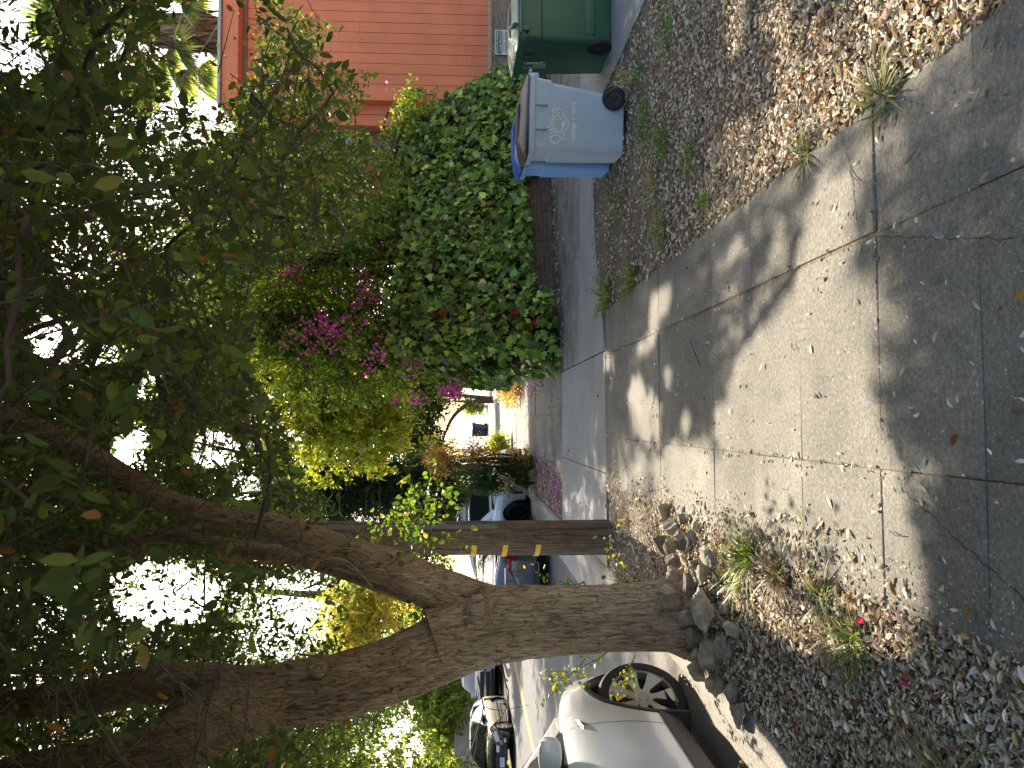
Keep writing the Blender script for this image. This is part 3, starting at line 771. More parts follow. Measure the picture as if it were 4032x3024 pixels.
def open_sky(P):
    x, y, d = seen_at(P); k = np.zeros(len(P))
    for gx, gy, rx, ry, s in GAPS:
        q = ((x - gx) / rx) ** 2 + ((y - gy) / ry) ** 2
        k = np.maximum(k, np.where(q < 1, s, s * np.exp(-(q - 1) * 3)))
    k = k * np.clip(1.35 - .8 * fbm(x / 26, y / 26, 55), .3, 1.3)
    return (d > 0) & (rng.random(len(P)) < k)
def crown_ok(p, soft=0):
    x, y, d = seen_at(p)
    front = d > .25
    lim = np.interp(y, B_Y, B_V) + soft
    ok = ~(front & (x > lim))
    return ok & ~open_sky(p)
LIMB_S = []
for P_, R_, zlo in ((trunkP, trunkR, .3), (RP, RR, 1.3), (R2P, R2R, 2.0), (LP, LR, 1.3), (AP, AR, 3.0), (BP, BR, 3.0)):
    q, r = resample(P_, R_, .06); k = (q[:, 2] > zlo) & (q[:, 2] < 4.9); LIMB_S.append(np.concatenate([q[k], r[k][:, None]], 1))
LIMB_S = np.concatenate(LIMB_S)
LX, LY, LD = seen_at(LIMB_S[:, :3]); LRr = LIMB_S[:, 3] / LD * 1661
def over_limb(P, m=1.1, pad=6):
    x, y, d = seen_at(P); r = np.zeros(len(P), bool)
    c = np.where((d > 0) & (d < 6.2) & (x < 1500) & (x > -60) & (y > 800) & (y < 1700))[0]
    for ch in np.array_split(c, max(1, len(c) // 20000)):
        q = ((x[ch, None] - LX) ** 2 + (y[ch, None] - LY) ** 2 < (LRr * m + pad) ** 2) & (d[ch, None] < LD + .1)
        r[ch] = q.any(1)
    return r
def sample_crown(n):
    P = np.stack([rng.uniform(-5.5, 6.8, n), rng.uniform(-2.4, 13.4, n), rng.uniform(2.35, 9.0, n)], 1)
    e = ((P[:, 0] - .3) / 6.6) ** 2 + ((P[:, 1] - 5.8) / 7.7) ** 2
    P = P[(e < 1) & (P[:, 2] < 9.0 - 3.0 * e)]
    dist = np.linalg.norm(P - np.array([0, 0, CAM_H]), axis=1)
    x, y, d = seen_at(P)
    P = P[(dist > 1.25) & ~((dist < 2.6) & (d > 0) & ((y > 1060) | (x > 420)))]
    P = P[crown_ok(P) & ~sunny(P)]
    # keep off the big limbs
    return P
def in_frame(P, m):
    x, y, d = seen_at(P)
    return (d > .2) & (x > -m) & (x < 1100) & (y > -m) & (y < 1659 + m)
CL = sample_crown(90000); f_ = in_frame(CL, 260)
# extra leaf clusters added along the sun's rays to shade the pavement and drive
n_ = 9000
hz = rng.uniform(3.5, 10.0, n_); SH = np.stack([rng.uniform(-1.5, 3.6, n_), rng.uniform(4.9, 12.6, n_) + hz / TAN_EL, hz], 1)
SH = SH[crown_ok(SH) & ~sunny(SH)][:1250]
hz = rng.uniform(3.2, 9.5, n_); S2 = np.stack([rng.uniform(-2.2, 3.4, n_), rng.uniform(-2, 2.75, n_) + hz / TAN_EL, hz], 1)  # more clusters added the same way, to shade the near slabs
S2 = S2[crown_ok(S2) & ~sunny(S2) & (np.linalg.norm(S2 - np.array([0, 0, CAM_H]), axis=1) > 3.6)][:900]
OUT = CL[~f_]; OUT = OUT[(((OUT[:, 0] + 1.0) / 4.2) ** 2 + ((OUT[:, 1] - 3) / 7.5) ** 2 < 1) | (OUT[:, 1] > 8)]
CL = np.concatenate([CL[f_][:2600], OUT[:3000], SH, S2])
inview = in_frame(CL, 520) | (np.linalg.norm(CL - np.array([0, 0, CAM_H]), axis=1) < 3)
near_extra = []
# low sprays close to the camera
for px_, py_, dd in ((60, 470, 1.7), (230, 620, 1.9), (200, 330, 2.2), (330, 760, 2.3), (420, 860, 2.4), (120, 880, 1.8), (300, 690, 2.4), (450, 740, 2.6), (210, 1030, 2.2), (60, 1080, 1.6), (330, 160, 2.6), (90, 250, 2.0), (510, 250, 3.2), (640, 110, 3.4), (720, 200, 3.6), (620, 60, 3.4), (160, 740, 2.6), (390, 930, 2.9), (20, 830, 1.4), (360, 560, 2.6), (500, 420, 3.4), (40, 640, 1.5)):
    r = np.array(FW) + (829.5 - py_) / 1661 * np.array(RT) - (px_ - 1106) / 1661 * np.array(UP)
    near_extra.append(np.array([0, 0, CAM_H]) + r * dd)
CL = np.concatenate([CL, np.array(near_extra)]); inview = np.concatenate([inview, np.ones(len(near_extra), bool)])
# branch net: join every cluster to the nearest joined one, starting from the limbs (Prim)
limbs_pts = np.concatenate([resample(P, R, .25)[0] for P, R in ((RP, RR), (R2P, R2R), (LP, LR), (AP, AR), (BP, BR))])
limbs_pts = limbs_pts[limbs_pts[:, 2] > 2.6]
nodes = np.concatenate([limbs_pts, CL]); nl = len(limbs_pts); par = np.full(len(nodes), -1)
best = np.full(len(nodes), 1e9); src = np.zeros(len(nodes), int); done = np.zeros(len(nodes), bool)
depth_cost = np.zeros(len(nodes))
done[:nl] = True
for i in range(nl):
    d = np.linalg.norm(nodes - nodes[i], axis=1); u = d < best; best[u] = d[u]; src[u] = i
order = []
for _ in range(len(nodes) - nl):
    b = np.where(done, 1e9, best); i = int(b.argmin()); done[i] = True; par[i] = src[i]; order.append(i)
    depth_cost[i] = depth_cost[src[i]] + .25 * np.linalg.norm(nodes[i] - nodes[src[i]])
    d = np.linalg.norm(nodes - nodes[i], axis=1) + depth_cost[i]; u = d < best; best[u] = d[u]; src[u] = i
load = np.ones(len(nodes))
for i in reversed(order): load[par[i]] += load[i]
p0, p1, r0, r1 = [], [], [], []
for i in order:
    a, b = nodes[par[i]], nodes[i]
    ra = min(.032, .0022 * math.sqrt(load[i]) + .003)
    if np.linalg.norm(b - a) > 2.2 or over_limb(np.array([a, (a + b) / 2, b]), 1.0, 0).any(): continue
    mid = (a + b) / 2 + rng.normal(0, .05, 3) * np.linalg.norm(b - a)
    p0 += [a, mid]; p1 += [mid, b]; r0 += [ra * 1.1, ra]; r1 += [ra, ra * .9]
# sprays
def sprays(centers, per, nleaf, length, leaf, rad, droop=.35, scale=None):
    n = len(centers) * per
    c = np.repeat(centers, per, 0)
    s = c + rng.normal(0, 1, (n, 3)) * rad * np.array([1, 1, .8])
    d = rand_dirs(n); d[:, 2] = d[:, 2] * .6 - droop; d = norm(d)
    L = length * rng.uniform(.6, 1.25, n)
    t = (np.arange(nleaf) + .5) / nleaf
    P = s[:, None] + d[:, None] * (L[:, None] * t[None])[..., None]
    P[..., 2] -= (t[None] ** 2 * L[:, None] * .25)
    D = np.repeat(d[:, None], nleaf, 1)
    side = norm(np.cross(D, rand_dirs(n)[:, None] + np.zeros_like(D)))
    sg = np.where(np.arange(nleaf) % 2 == 0, 1.0, -1.0)[None, :, None]
    ax = norm(D * .55 + side * sg + rng.normal(0, .35, P.shape))
    nr = norm(np.array([0, 0, 1.0]) + rng.normal(0, .65, P.shape))
    sz = leaf * rng.uniform(.55, 1.2, P.shape[:2])
    tip = s + d * L[:, None]; tip[:, 2] -= L * .25
    return P.reshape(-1, 3), ax.reshape(-1, 3), nr.reshape(-1, 3), sz.ravel(), s, tip
LG, LGW = [(.078, .112, .030), (.11, .150, .034), (.055, .088, .032), (.17, .20, .045), (.26, .12, .045), (.22, .18, .05)], [.40, .24, .2, .10, .035, .025]
def thin(P, *rest, soft=0, keep=None):
    k = ~sunny(P)
    k |= rng.random(len(P)) < .03
    k &= crown_ok(P, soft)
    k &= ~(over_limb(P) & (rng.random(len(P)) < .93))
    return [a[k] for a in (P, *rest)]
a1 = sprays(CL[inview], 7, 16, .42, .050, .28)
P1, X1, N1, S1 = thin(*a1[:4], soft=40)
a2 = sprays(CL[~inview], 4, 12, .5, .125, .36)
P2, X2, N2, S2 = thin(*a2[:4], soft=40)
P_, X_, N_, S_ = [np.concatenate(z) for z in ((P1, P2), (X1, X2), (N1, N2), (S1, S2))]
# nothing right in front of the lens, nothing inside the big limbs
dd = np.linalg.norm(P_ - np.array([0, 0, CAM_H]), axis=1)
k = dd > .9
P_, X_, N_, S_ = P_[k], X_[k], N_[k], S_[k]
v_, F_, c_ = scatter(LEAF[0], LEAF[1], P_ - o0, frames(X_, N_), S_, palette(len(P_), LG, LGW))
mesh_np("crown", v_, F_, M['leaf'], TREE, tint=c_)
print("main crown leaves", len(P_), "clusters", len(CL), inview.sum())
for aa, step in ((a1, 1), (a2, 3)):
    kk = crown_ok(aa[5], 20)[::step] & ~sunny(aa[5])[::step] & ~over_limb(aa[5])[::step]
    q0, q1 = aa[4][::step][kk], aa[5][::step][kk]
    p0 += list(q0); p1 += list(q1); r0 += [.0030] * len(q0); r1 += [.0014] * len(q0)
a_, b_ = np.array(p0), np.array(p1)
kk = ~(sunny((a_ + b_) / 2) | sunny(a_ * .75 + b_ * .25) | sunny(a_ * .25 + b_ * .75) | sunny(a_) | sunny(b_)) & (~open_sky((np.array(p0) + np.array(p1)) / 2) | (np.array(r0) > .009))
p0, p1, r0, r1 = [np.array(z)[kk] for z in (p0, p1, r0, r1)]
v_, f_ = fine_tubes((np.array(p0) - o0, np.array(p1) - o0, np.array(r0), np.array(r1)), 5)
mesh_np("branches", v_, f_, M['twig'], TREE)

# bare dead twigs hanging before the left limb, and the straw seed stalks before the right one
def bare(start, d, length, r, depth, out, fan=.55):
    n = max(3, int(length / .05)); p = np.array(start, float); d = norm(np.array(d, float))
    for i in range(n):
        q = p + d * length / n
        out.append((p, q, r * (1 - i / n * .6), r * (1 - (i + 1) / n * .6)))
        d = norm(d + rng.normal(0, .13, 3))
        if depth and rng.random() < .55: bare(q, norm(d + rng.normal(0, fan, 3)), length * rng.uniform(.25, .55), r * .55, depth - 1, out, fan)
        p = q
def dead_branch(starts, mat, r=.006, depth=2):
    out = []
    for s, d, l in starts: bare(np.array(s) - o0, d, l, r, depth, out)
    v, f = fine_tubes(tuple(np.array(z) for z in zip(*out)), 5)
    return mesh_np("dead_branch", v, f, mat, TREE)
dead_branch([((-1.30, 4.5, 3.35), (-.5, -.1, -.55), .9), ((-1.35, 4.4, 3.7), (-.2, 0, -.9), .9), ((-1.7, 4.4, 3.6), (-.3, -.2, -.6), .7), ((-1.1, 4.3, 3.75), (-.8, 0, -.2), .9)], M['deadtwig'])
dead_branch([((-1.6, 4.6, 2.75), (.5, 0, -.2), .45), ((-1.25, 4.6, 3.05), (-.6, 0, -.35), .75)], M['deadtwig'], .004)
dead_branch([((-1.02, 5.2, 2.0), (.35, -.1, .9), .95), ((-.95, 5.2, 1.95), (.3, 0, .6), .6), ((-1.1, 5.2, 2.2), (.5, -.2, .4), .5)], mat_plain("straw_stalk", (.34, .25, .13), .85, .25, 20), .005)

# leafy shoots from the trunk
def shoot(pts, nleaf, leaf, cols, wts, name="sucker_shoot", rad=.10, r=.004):
    out = []; LP_, LX = [], []
    for s, d, l in pts:
        segs = []; bare(np.array(s) - o0, d, l, r, 1, segs, .6); out += segs
        ends = np.array([q[1] for q in segs]); k = rng.integers(0, len(ends), nleaf); LP_.append(ends[k] + rng.normal(0, .022, (nleaf, 3)))
    v, f = fine_tubes(tuple(np.array(z) for z in zip(*out)), 5)
    o = mesh_np(name, v, f, M['twig'], TREE)
    P = np.concatenate(LP_); P = P[~sunny(P + o0) | (rng.random(len(P)) < (.3 if name == 'hanging_shoot' else 1.0))]; n = len(P)
    v, F, c = scatter(ROUND[0], ROUND[1], P, frames(rand_dirs(n) + np.array([0, -.2, .0]), rand_dirs(n) + np.array([0, -.5, .6])), leaf * rng.uniform(.5, 1.2, n), palette(n, cols, wts))
    mesh_np("shoot_leaves", v, F, M['leaf'], o, tint=c)
SC, SW = [(.11, .17, .03), (.20, .24, .05), (.40, .26, .05), (.25, .14, .05), (.10, .13, .06)], [.4, .22, .14, .12, .12]
shoot([((-1.20, 5.65, .12), (.25, 0, 1), .42), ((-1.18, 5.6, .3), (.6, 0, .8), .36), ((-1.22, 5.6, .62), (.3, .1, 1), .42)], 34, .036, SC, SW)
shoot([((-1.62, 5.45, .55), (-.5, .1, .9), .5), ((-1.66, 5.4, .75), (-.7, .1, .5), .42), ((-1.65, 5.4, .4), (-.8, 0, .35), .36)], 60, .034, SC, SW)
shoot([((-.98, 5.3, 2.1), (.55, .5, -.7), .75), ((-.86, 5.3, 2.45), (.4, .6, -.9), .8), ((-.75, 5.35, 2.7), (.6, .5, -.8), .8), ((-.95, 5.3, 1.95), (.5, .5, -.4), .6)], 90, .045, [(.11, .17, .03), (.17, .22, .04), (.36, .24, .06), (.06, .11, .03)], [.5, .25, .08, .17], "hanging_shoot")
shoot([((-1.0, 6.0, 2.55), (.35, .5, -.8), .85), ((-.9, 6.15, 2.35), (.45, .4, -.55), .8), ((-.8, 6.3, 2.15), (.4, .3, -.5), .6), ((-1.02, 6.1, 2.2), (.3, .4, -.7), .7)], 90, .05, [(.12, .18, .035), (.19, .24, .05), (.38, .27, .08), (.07, .12, .03)], [.5, .25, .08, .17], 'twiggy_shoot')
shoot([((-1.70, 5.2, 1.50), (-.75, -.1, -.12), .75), ((-1.6, 5.2, 1.35), (-.9, 0, -.3), .5)], 8, .05, SC, SW, "hanging_shoot", r=.006)

# ------------------------------------------------------------------ rocks heaped round the trunk
def rock(loc, s, seed, label, col):
    bm = bmesh.new(); bmesh.ops.create_icosphere(bm, subdivisions=4, radius=1.0)
    r = np.random.default_rng(seed)
    pl = norm(r.normal(size=(13, 3))); off = r.uniform(.42, .78, 13)
    for v in bm.verts:
        p = np.array(v.co)
        for n_, o_ in zip(pl, off):
            dd = p @ n_
            if dd > o_: p = p - n_ * (dd - o_)
        p *= 1.25 * (1 + .46 * (float(fbm(p[0] * 3.0 + seed, p[1] * 3.0 + p[2] * 3.7, seed, 5)) - .46) + .008 * r.normal())
        v.co = Vector(p * np.array(s))
    me = bpy.data.meshes.new("rock"); bm.to_mesh(me); bm.free()
    ca = me.color_attributes.new("tint", 'FLOAT_COLOR', 'POINT'); t = np.ones((len(me.vertices), 4), np.float32); t[:, :3] = col; ca.data.foreach_set("color", t.ravel())
    me.materials.append(M['rock'])
    o = bpy.data.objects.new("rock", me); o.location = loc; o.rotation_euler = r.uniform(-.5, .5, 3) + np.array([0, 0, r.uniform(0, 6)])
    return tag(link(o), label, "rock", "rocks heaped round the big tree")
RC = [(.29, .235, .165), (.22, .185, .14), (.34, .28, .20), (.18, .155, .12)]
ROCKS = [((-1.20, 5.20, .20), (.15, .11, .12), "flat-faced brown rock leaning on the trunk's front right side"), ((-1.30, 5.02, .14), (.12, .09, .09), "rounded grey rock below the leaning slab at the trunk"), ((-1.18, 4.74, .10), (.17, .11, .10), "largest grey rock with a sunlit edge before the trunk"),
 ((-1.08, 5.02, .12), (.12, .09, .09), "tan block between the largest rock and the leaning slab"), ((-1.00, 4.92, .07), (.09, .12, .08), "pale rough rock sunlit at the edge of the pile"), ((-.88, 4.78, .06), (.08, .11, .07), "pale sunlit rock behind the bright green tuft"),
 ((-1.06, 5.30, .15), (.08, .07, .08), "small dark rock wedged high beside the trunk"), ((-1.0, 5.42, .10), (.10, .08, .08), "mottled rock at the right foot of the trunk"), ((-.95, 5.62, .08), (.13, .09, .10), "tall tan rock nearest the pole side of the pile"),
 ((-.86, 5.42, .06), (.11, .08, .07), "low brown rock on the pavement side of the pile"), ((-.80, 5.70, .06), (.12, .08, .08), "grey-green rock in the far row of the pile"), ((-.98, 5.95, .05), (.13, .08, .09), "pale rock furthest from the camera in the pile"),
 ((-.72, 5.95, .05), (.10, .09, .08), "dark squarish rock at the far pavement corner of the pile"), ((-.70, 5.45, .04), (.08, .06, .05), "small half buried rock beside the pavement edge"), ((-.72, 5.12, .04), (.10, .06, .05), "slim grey rock lying in the litter by the pavement"), ((-.80, 5.15, .05), (.07, .07, .06), "small brown rock at the pile's pavement edge"),
 ((-1.45, 4.72, .08), (.13, .10, .09), "shaded blocky rock in front of the trunk's middle"), ((-1.36, 4.50, .06), (.13, .09, .08), "brown-topped shaded rock below the largest rock"), ((-1.22, 4.42, .05), (.08, .07, .05), "small shaded rock at the near edge of the pile"), ((-1.56, 4.42, .05), (.14, .08, .07), "long shaded rock in the nearest row of the pile"),
 ((-1.62, 4.70, .07), (.10, .09, .08), "dark shaded rock toward the kerb side"), ((-1.66, 4.35, .05), (.13, .09, .06), "flat dark rock closest to the gutter"), ((-1.64, 4.98, .08), (.09, .08, .08), "dark rock under the trunk's left side"), ((-1.40, 4.98, .12), (.08, .08, .07), "small dark stone tucked against the trunk front"),
 ((-1.12, 4.58, .04), (.07, .06, .05), "pinkish small stone just out of the pile"), ((-1.52, 4.92, .12), (.08, .07, .07), "dark stone at the trunk's shaded foot"), ((-1.28, 4.86, .09), (.07, .07, .06), "small angular stone in the middle of the pile")]
for i, (l, s, lab) in enumerate(ROCKS): rock(l, np.array(s) * .68, 100 + i, lab, RC[i % 4])
# ------------------------------------------------------------------ utility pole
PO = empty("utility_pole", (-1.31, 8.6, 0), "weathered wooden utility pole with three yellow reflector strips", "pole")
v_, f_ = limb(np.array([(0, 0, -.2), (0, 0, .6), (.015, 0, 2), (.04, 0, 4.5), (.08, 0, 9.5)]), [.195, .192, .187, .178, .16], .02, 160, .018, 77, .05)
mesh_np("shaft", v_, f_, M['pole'], PO, smooth=True)
cb = MB(); cb.tube([(.145, -.135, 0), (.145, -.135, 1.22)], .032, 14); cb.build("conduit", mat_plain("rusty_cover", (.13, .075, .05), .7, .3, 14), PO, True)
cb = MB(); cb.tube([(.147, -.137, 1.225), (.17, -.135, 6.5)], .027, 14); cb.build("conduit", mat_plain("grey_cover", (.16, .165, .155), .6, .2, 14), PO, True)
for z, x0 in ((1.50, 0), (1.16, .01), (.80, .0)):
    rings = []
    sb = MB()
    for zz in (-.028, .028):
        rings.append([Vector((.198 * math.sin(t) , -.198 * math.cos(t), z + zz - (t + 1.45) * .02)) for t in np.linspace(-1.75, -.22, 14)])
    sb.loft(rings, closed=False)
    sb.build("reflector_strip", M['amber'], PO, True)
for z in (1.27, .36):
    bb = MB(); bb.lathe([(.0, .0), (.012, 0), (.012, .03), (0, .03)], Matrix.Translation((-.02, -.186, z)) @ Matrix.Rotation(math.pi / 2, 4, 'X'), 8)
    bb.box((-.02, -.192, z), (.055, .006, .055), bevel=.002); bb.build("bolt", mat_plain("rust_bolt", (.16, .10, .07), .7, .3, 30), PO)

# ------------------------------------------------------------------ wheeled bins (local -X front, +X wheels and handle)
def rrect(cx, cy, hx, hy, r, z, n=6):
    pts = []
    for (sx, sy, a0) in ((1, 1, 0), (-1, 1, .5), (-1, -1, 1.0), (1, -1, 1.5)):
        for k in range(n + 1):
            a = (a0 + .5 * k / n) * math.pi
            pts.append(Vector((cx + sx * (hx - r) + r * math.cos(a), cy + sy * (hy - r) + r * math.sin(a), z)))
    return pts
def wheel_simple(mb_t, mb_h, c, r, w):
    Mx = Matrix.Translation(c) @ Matrix.Rotation(math.pi / 2, 4, 'X')
    mb_t.lathe([(r * .60, -w / 2), (r * .92, -w / 2), (r, -w * .3), (r, w * .3), (r * .92, w / 2), (r * .60, w / 2), (r * .60, -w / 2)], Mx, 36)
    mb_h.lathe([(0, -w * .36), (r * .61, -w * .30), (r * .61, w * .30), (r * .5, w * .22), (r * .22, w * .26), (r * .18, w * .42), (0, w * .42)], Mx, 28)
    for k in range(6):
        a = k * math.pi / 3
        mb_h.box(Vector(c) + Vector((math.cos(a) * r * .38, -w * .24, math.sin(a) * r * .38)), (r * .42, w * .12, r * .09), Matrix.Rotation(-a, 3, 'Y'))
        mb_h.box(Vector(c) + Vector((math.cos(a) * r * .38, w * .24, math.sin(a) * r * .38)), (r * .42, w * .12, r * .09), Matrix.Rotation(-a, 3, 'Y'))
def make_bin(loc, rz, body, lid, label, H=1.0, top=(.72, .60), bot=(.56, .50), wr=.115, lid_h=.09, group="kerbside bins", dome=False):
    t = empty("wheeled_bin", loc, label, "wheeled bin", group, rz)
    fx = -top[0] / 2
    b = MB(); rings = []
    for k, z in enumerate((.0, .012, .05, .2, .4, .6, .72, .735, .80, .88, .945, .95)):
        f = z / .95; fz = f * H * .95
        dx = bot[0] + (top[0] - bot[0]) * f; dy = bot[1] + (top[1] - bot[1]) * f
        x0 = fx + .02 + (.0 if f > .76 else -.018)
        ins = .02 if k == 0 else 0
        rings.append(rrect(x0 + dx / 2, 0, dx / 2 - ins, dy / 2 - ins, .06 if f < .76 else .05, fz))
    b.loft(rings)
    zt = H * .95
    # rim
    rr = []
    for (o, z) in ((0, zt - .055), (.028, zt - .05), (.032, zt), (.024, zt + .008), (-.02, zt + .008)):
        rr.append(rrect(.01, 0, top[0] / 2 + o, top[1] / 2 + o, .06, z))
    b.loft(rr, cap0=False, cap1=True)
    for sy in (-1, 1):
        for xx in (-.13, .10):
            b.box((xx, sy * (top[1] / 2 + .006), zt - .115), (.012, .03, .13), bevel=.003)
        b.box((top[0] / 2 + .01, sy * top[1] * .36, zt - .05), (.10, .05, .09), bevel=.012)
    body_o = b.build("body", body, t, True, 30)
    # lid: shallow pillow with a front lip and handle bar at the hinge
    l = MB(); rings = []
    for (o, z) in ((.034, zt + .010), (.040, zt + .016), (.036, zt + .034), (.012, zt + .046), (-.05, zt + lid_h * .78), (-.12, zt + lid_h), (-.2, zt + lid_h * 1.03)):
        rr = rrect(.0, 0, top[0] / 2 + o, top[1] / 2 + o, .07, 0)
        for p in rr:
            p.z = z + (.018 * (-p.x / top[0]) if dome else .03 * (-p.x / top[0]))
        rings.append(rr)
    l.loft(rings, cap0=True)
    l.box((fx - .045, 0, zt + .03), (.05, .2, .022), bevel=.008)
    lo = l.build("lid", lid, t, True, 25)
    # raised plate on the lid
    rr = MB(); rr.loft([rrect(-.03, 0, top[0] * .26, top[1] * .30, .05, zt + lid_h * 1.02), rrect(-.03, 0, top[0] * .24, top[1] * .28, .05, zt + lid_h * 1.02 + .016)])
    rr.build("lid_panel", lid, lo, True, 25)
    h = MB(); hx = top[0] / 2 + .07
    h.tube([(hx, -top[1] * .44, zt - .01), (hx, top[1] * .44, zt - .01)], .015, 12)
    h.build("handle_bar", body, t, True)
    wx = fx + bot[0] - .05
    tb, hb = [], []
    for sy in (-1, 1):
        mt, mh = MB(), MB()
        wheel_simple(mt, mh, (wx + .03, sy * (bot[1] / 2 + .025), wr), wr, .05)
        w = mt.build("wheel", M['rubber'], t, True, 40); mh.build("hub", M['black'], w, True, 40)
    ax = MB(); ax.tube([(wx + .03, -bot[1] / 2 - .03, wr), (wx + .03, bot[1] / 2 + .03, wr)], .011, 10)
    ax.build("axle", M['chrome'], t, True)
    return t, body_o, zt
grey_blue = mat_plain("grey_blue_plastic", (.40, .47, .555), .5, .09, 3.5, bump=.05, bscale=200)
sky_blue = mat_plain("sky_blue_plastic", (.19, .38, .68), .45, .05, 5, bump=.05, bscale=200)
brown_lid = mat_plain("brown_plastic", (.075, .06, .06), .38, .08, 6)
royal_lid = mat_plain("royal_plastic", (.05, .13, .55), .35, .08, 6)
green_pl = mat_plain("green_plastic", (.028, .092, .05), .40, .08, 4, bump=.04, bscale=200)
navy_pl = mat_plain("navy_plastic", (.012, .02, .075), .45, .08, 4)
B1, b1o, zt1 = make_bin((3.03, 7.66, 0), -.15, grey_blue, brown_lid, "grey blue wheeled bin with a brown lid and white tree and sun emblem")
B2, b2o, zt2 = make_bin((3.10, 8.36, 0), -.13, sky_blue, royal_lid, "bright blue wheeled bin with a royal blue lid behind the grey blue one")
B3, b3o, zt3 = make_bin((4.33, 8.33, 0), -math.pi / 2 + .03, green_pl, green_pl, "large dark green wheeled bin seen from behind with both wheels", 1.05, (.84, .66), (.70, .58), .135, .085, dome=True)
B4, b4o, zt4 = make_bin((-.61, 50.0, 0), -.5, navy_pl, navy_pl, "small dark blue bin far up the sunlit pavement", 1.05, (.72, .62), (.58, .52), .115, .06)

def strokes(name, lines, wdt, Mx, mat, parent):
    """flat ribbons along polylines drawn on a panel"""
    V, F = [], []
    for pts in lines:
        pts = [Vector((p[0], p[1], 0)) for p in pts]; b0 = len(V)
        for i, p in enumerate(pts):
            t = (pts[min(i + 1, len(pts) - 1)] - pts[max(i - 1, 0)]).normalized(); s = Vector((-t.y, t.x, 0)) * wdt / 2
            V += [Mx @ (p + s), Mx @ (p - s)]
        for i in range(len(pts) - 1): F.append((b0 + 2 * i, b0 + 2 * i + 1, b0 + 2 * i + 3, b0 + 2 * i + 2))
    return mesh_np(name, np.array([tuple(v) for v in V]), np.array(F), mat, parent)
# emblem on the grey-blue bin's near side (local -Y face)
side = lambda x, z, off=.008: Matrix.Translation((x, -(.50 + .10 * z / .95) / 2 - off, z)) @ Matrix.Rotation(math.pi / 2 + .053, 4, 'X')
tree_l = [(-.150 + .040 * math.cos(t) * (1 + .22 * math.sin(t * 7)), .03 + .045 * math.sin(t) * (1 + .18 * math.cos(t * 6))) for t in np.linspace(-1.4, 4.5, 44)]
em = [tree_l, [(-.155, -.02), (-.150, -.055), (-.165, -.07)], [(-.138, -.02), (-.135, -.05), (-.118, -.058), (-.09, -.05), (-.04, -.088), (.0, -.105), (.06, -.06), (.105, -.04)],
      [(-.085, .015), (-.08, -.03), (-.04, -.045), (.02, -.04)], [(.03, .01), (.045, -.02), (.04, -.04)], [(-.03, -.065), (.0, -.07), (.03, -.062)], [(-.02, -.052), (.02, -.055)],
      [(-.07 + .065 * math.sin(0), .0)] ]
em = [l for l in em if len(l) > 1]
for k, a in enumerate(np.linspace(-1.15, 1.05, 8)):
    em.append([(-.018 + .062 * math.sin(a), .005 + .055 * math.cos(a)), (-.018 + (.105 + .012 * (k % 2)) * math.sin(a), .005 + (.092 + .012 * (k % 2)) * math.cos(a))])
em.append([(-.018 + .055 * math.sin(a), .0 + .05 * math.cos(a)) for a in np.linspace(-1.5, 1.4, 18)])
em += [[(.065, -.04), (.065, .02), (.10, .028), (.10, .05), (.125, .06), (.145, .045), (.145, -.005), (.128, -.012), (.128, -.04)], [(.085, -.015), (.085, .008), (.10, .008), (.10, -.015)], [(.115, .01), (.115, .03), (.13, .03), (.13, .01), (.115, .01)]]
strokes("emblem", em, .0105, side(-.075, .665), M['cream_ink'], B1)
text_part("lettering", "ecology center", .058, side(-.065, .515, .012), M['cream_ink'], B1, spacing=1.12, off=.003)
# city panel on the green bin's left side; lettering runs down the side
gs = Matrix.Translation((-.12, -(.58 + .08 * .86) / 2 - .010, .80)) @ Matrix.Rotation(math.pi / 2 + .05, 4, 'X')
fr = [[(-.065, -.125), (.065, -.125), (.065, .125), (-.065, .125), (-.065, -.125)]]
for k in range(4):
    fr.append([(-.05 + .022 * k + .006 * math.sin(9 * y_ + k * 2), y_) for y_ in np.linspace(-.115, .075 + .01 * k, 16)])
strokes("emblem", fr, .006, gs, M['white_ink'], B3)
text_part("lettering", "BERKELEY", .042, gs @ Matrix.Translation((.042, -.005, .001)) @ Matrix.Rotation(-math.pi / 2, 4, 'Z'), M['white_ink'], B3, off=.0015)
text_part("lettering", "CITY OF", .016, gs @ Matrix.Translation((.015, .100, .001)), M['white_ink'], B3)
# green bin back details: pressed rib frame, hinge lugs, lower step
zz = MB(); bx = .84 / 2 - .02
for y0 in (-.10, .10):
    zz.box((.335, y0, .62), (.024, .022, .52), Matrix.Rotation(.11, 3, 'Y'), bevel=.006)
zz.box((.352, 0, .88), (.024, .22, .022), bevel=.006)
zz.box((.295, 0, .25), (.05, .42, .16), bevel=.015)
zz.box((.40, -.18, 1.06), (.10, .04, .06), Matrix.Rotation(.5, 3, 'Y'), bevel=.01)
zz.box((.40, .18, 1.06), (.10, .04, .06), Matrix.Rotation(.5, 3, 'Y'), bevel=.01)
zz.build("back_ribs", green_pl, B3, True, 30)
text_part("lettering", "r", .001, gs, M['white_ink'], B3) if False else None
o = MB().box((-.366, 0, .62), (.004, .10, .10)).build("label_patch", M['plate'], B4)

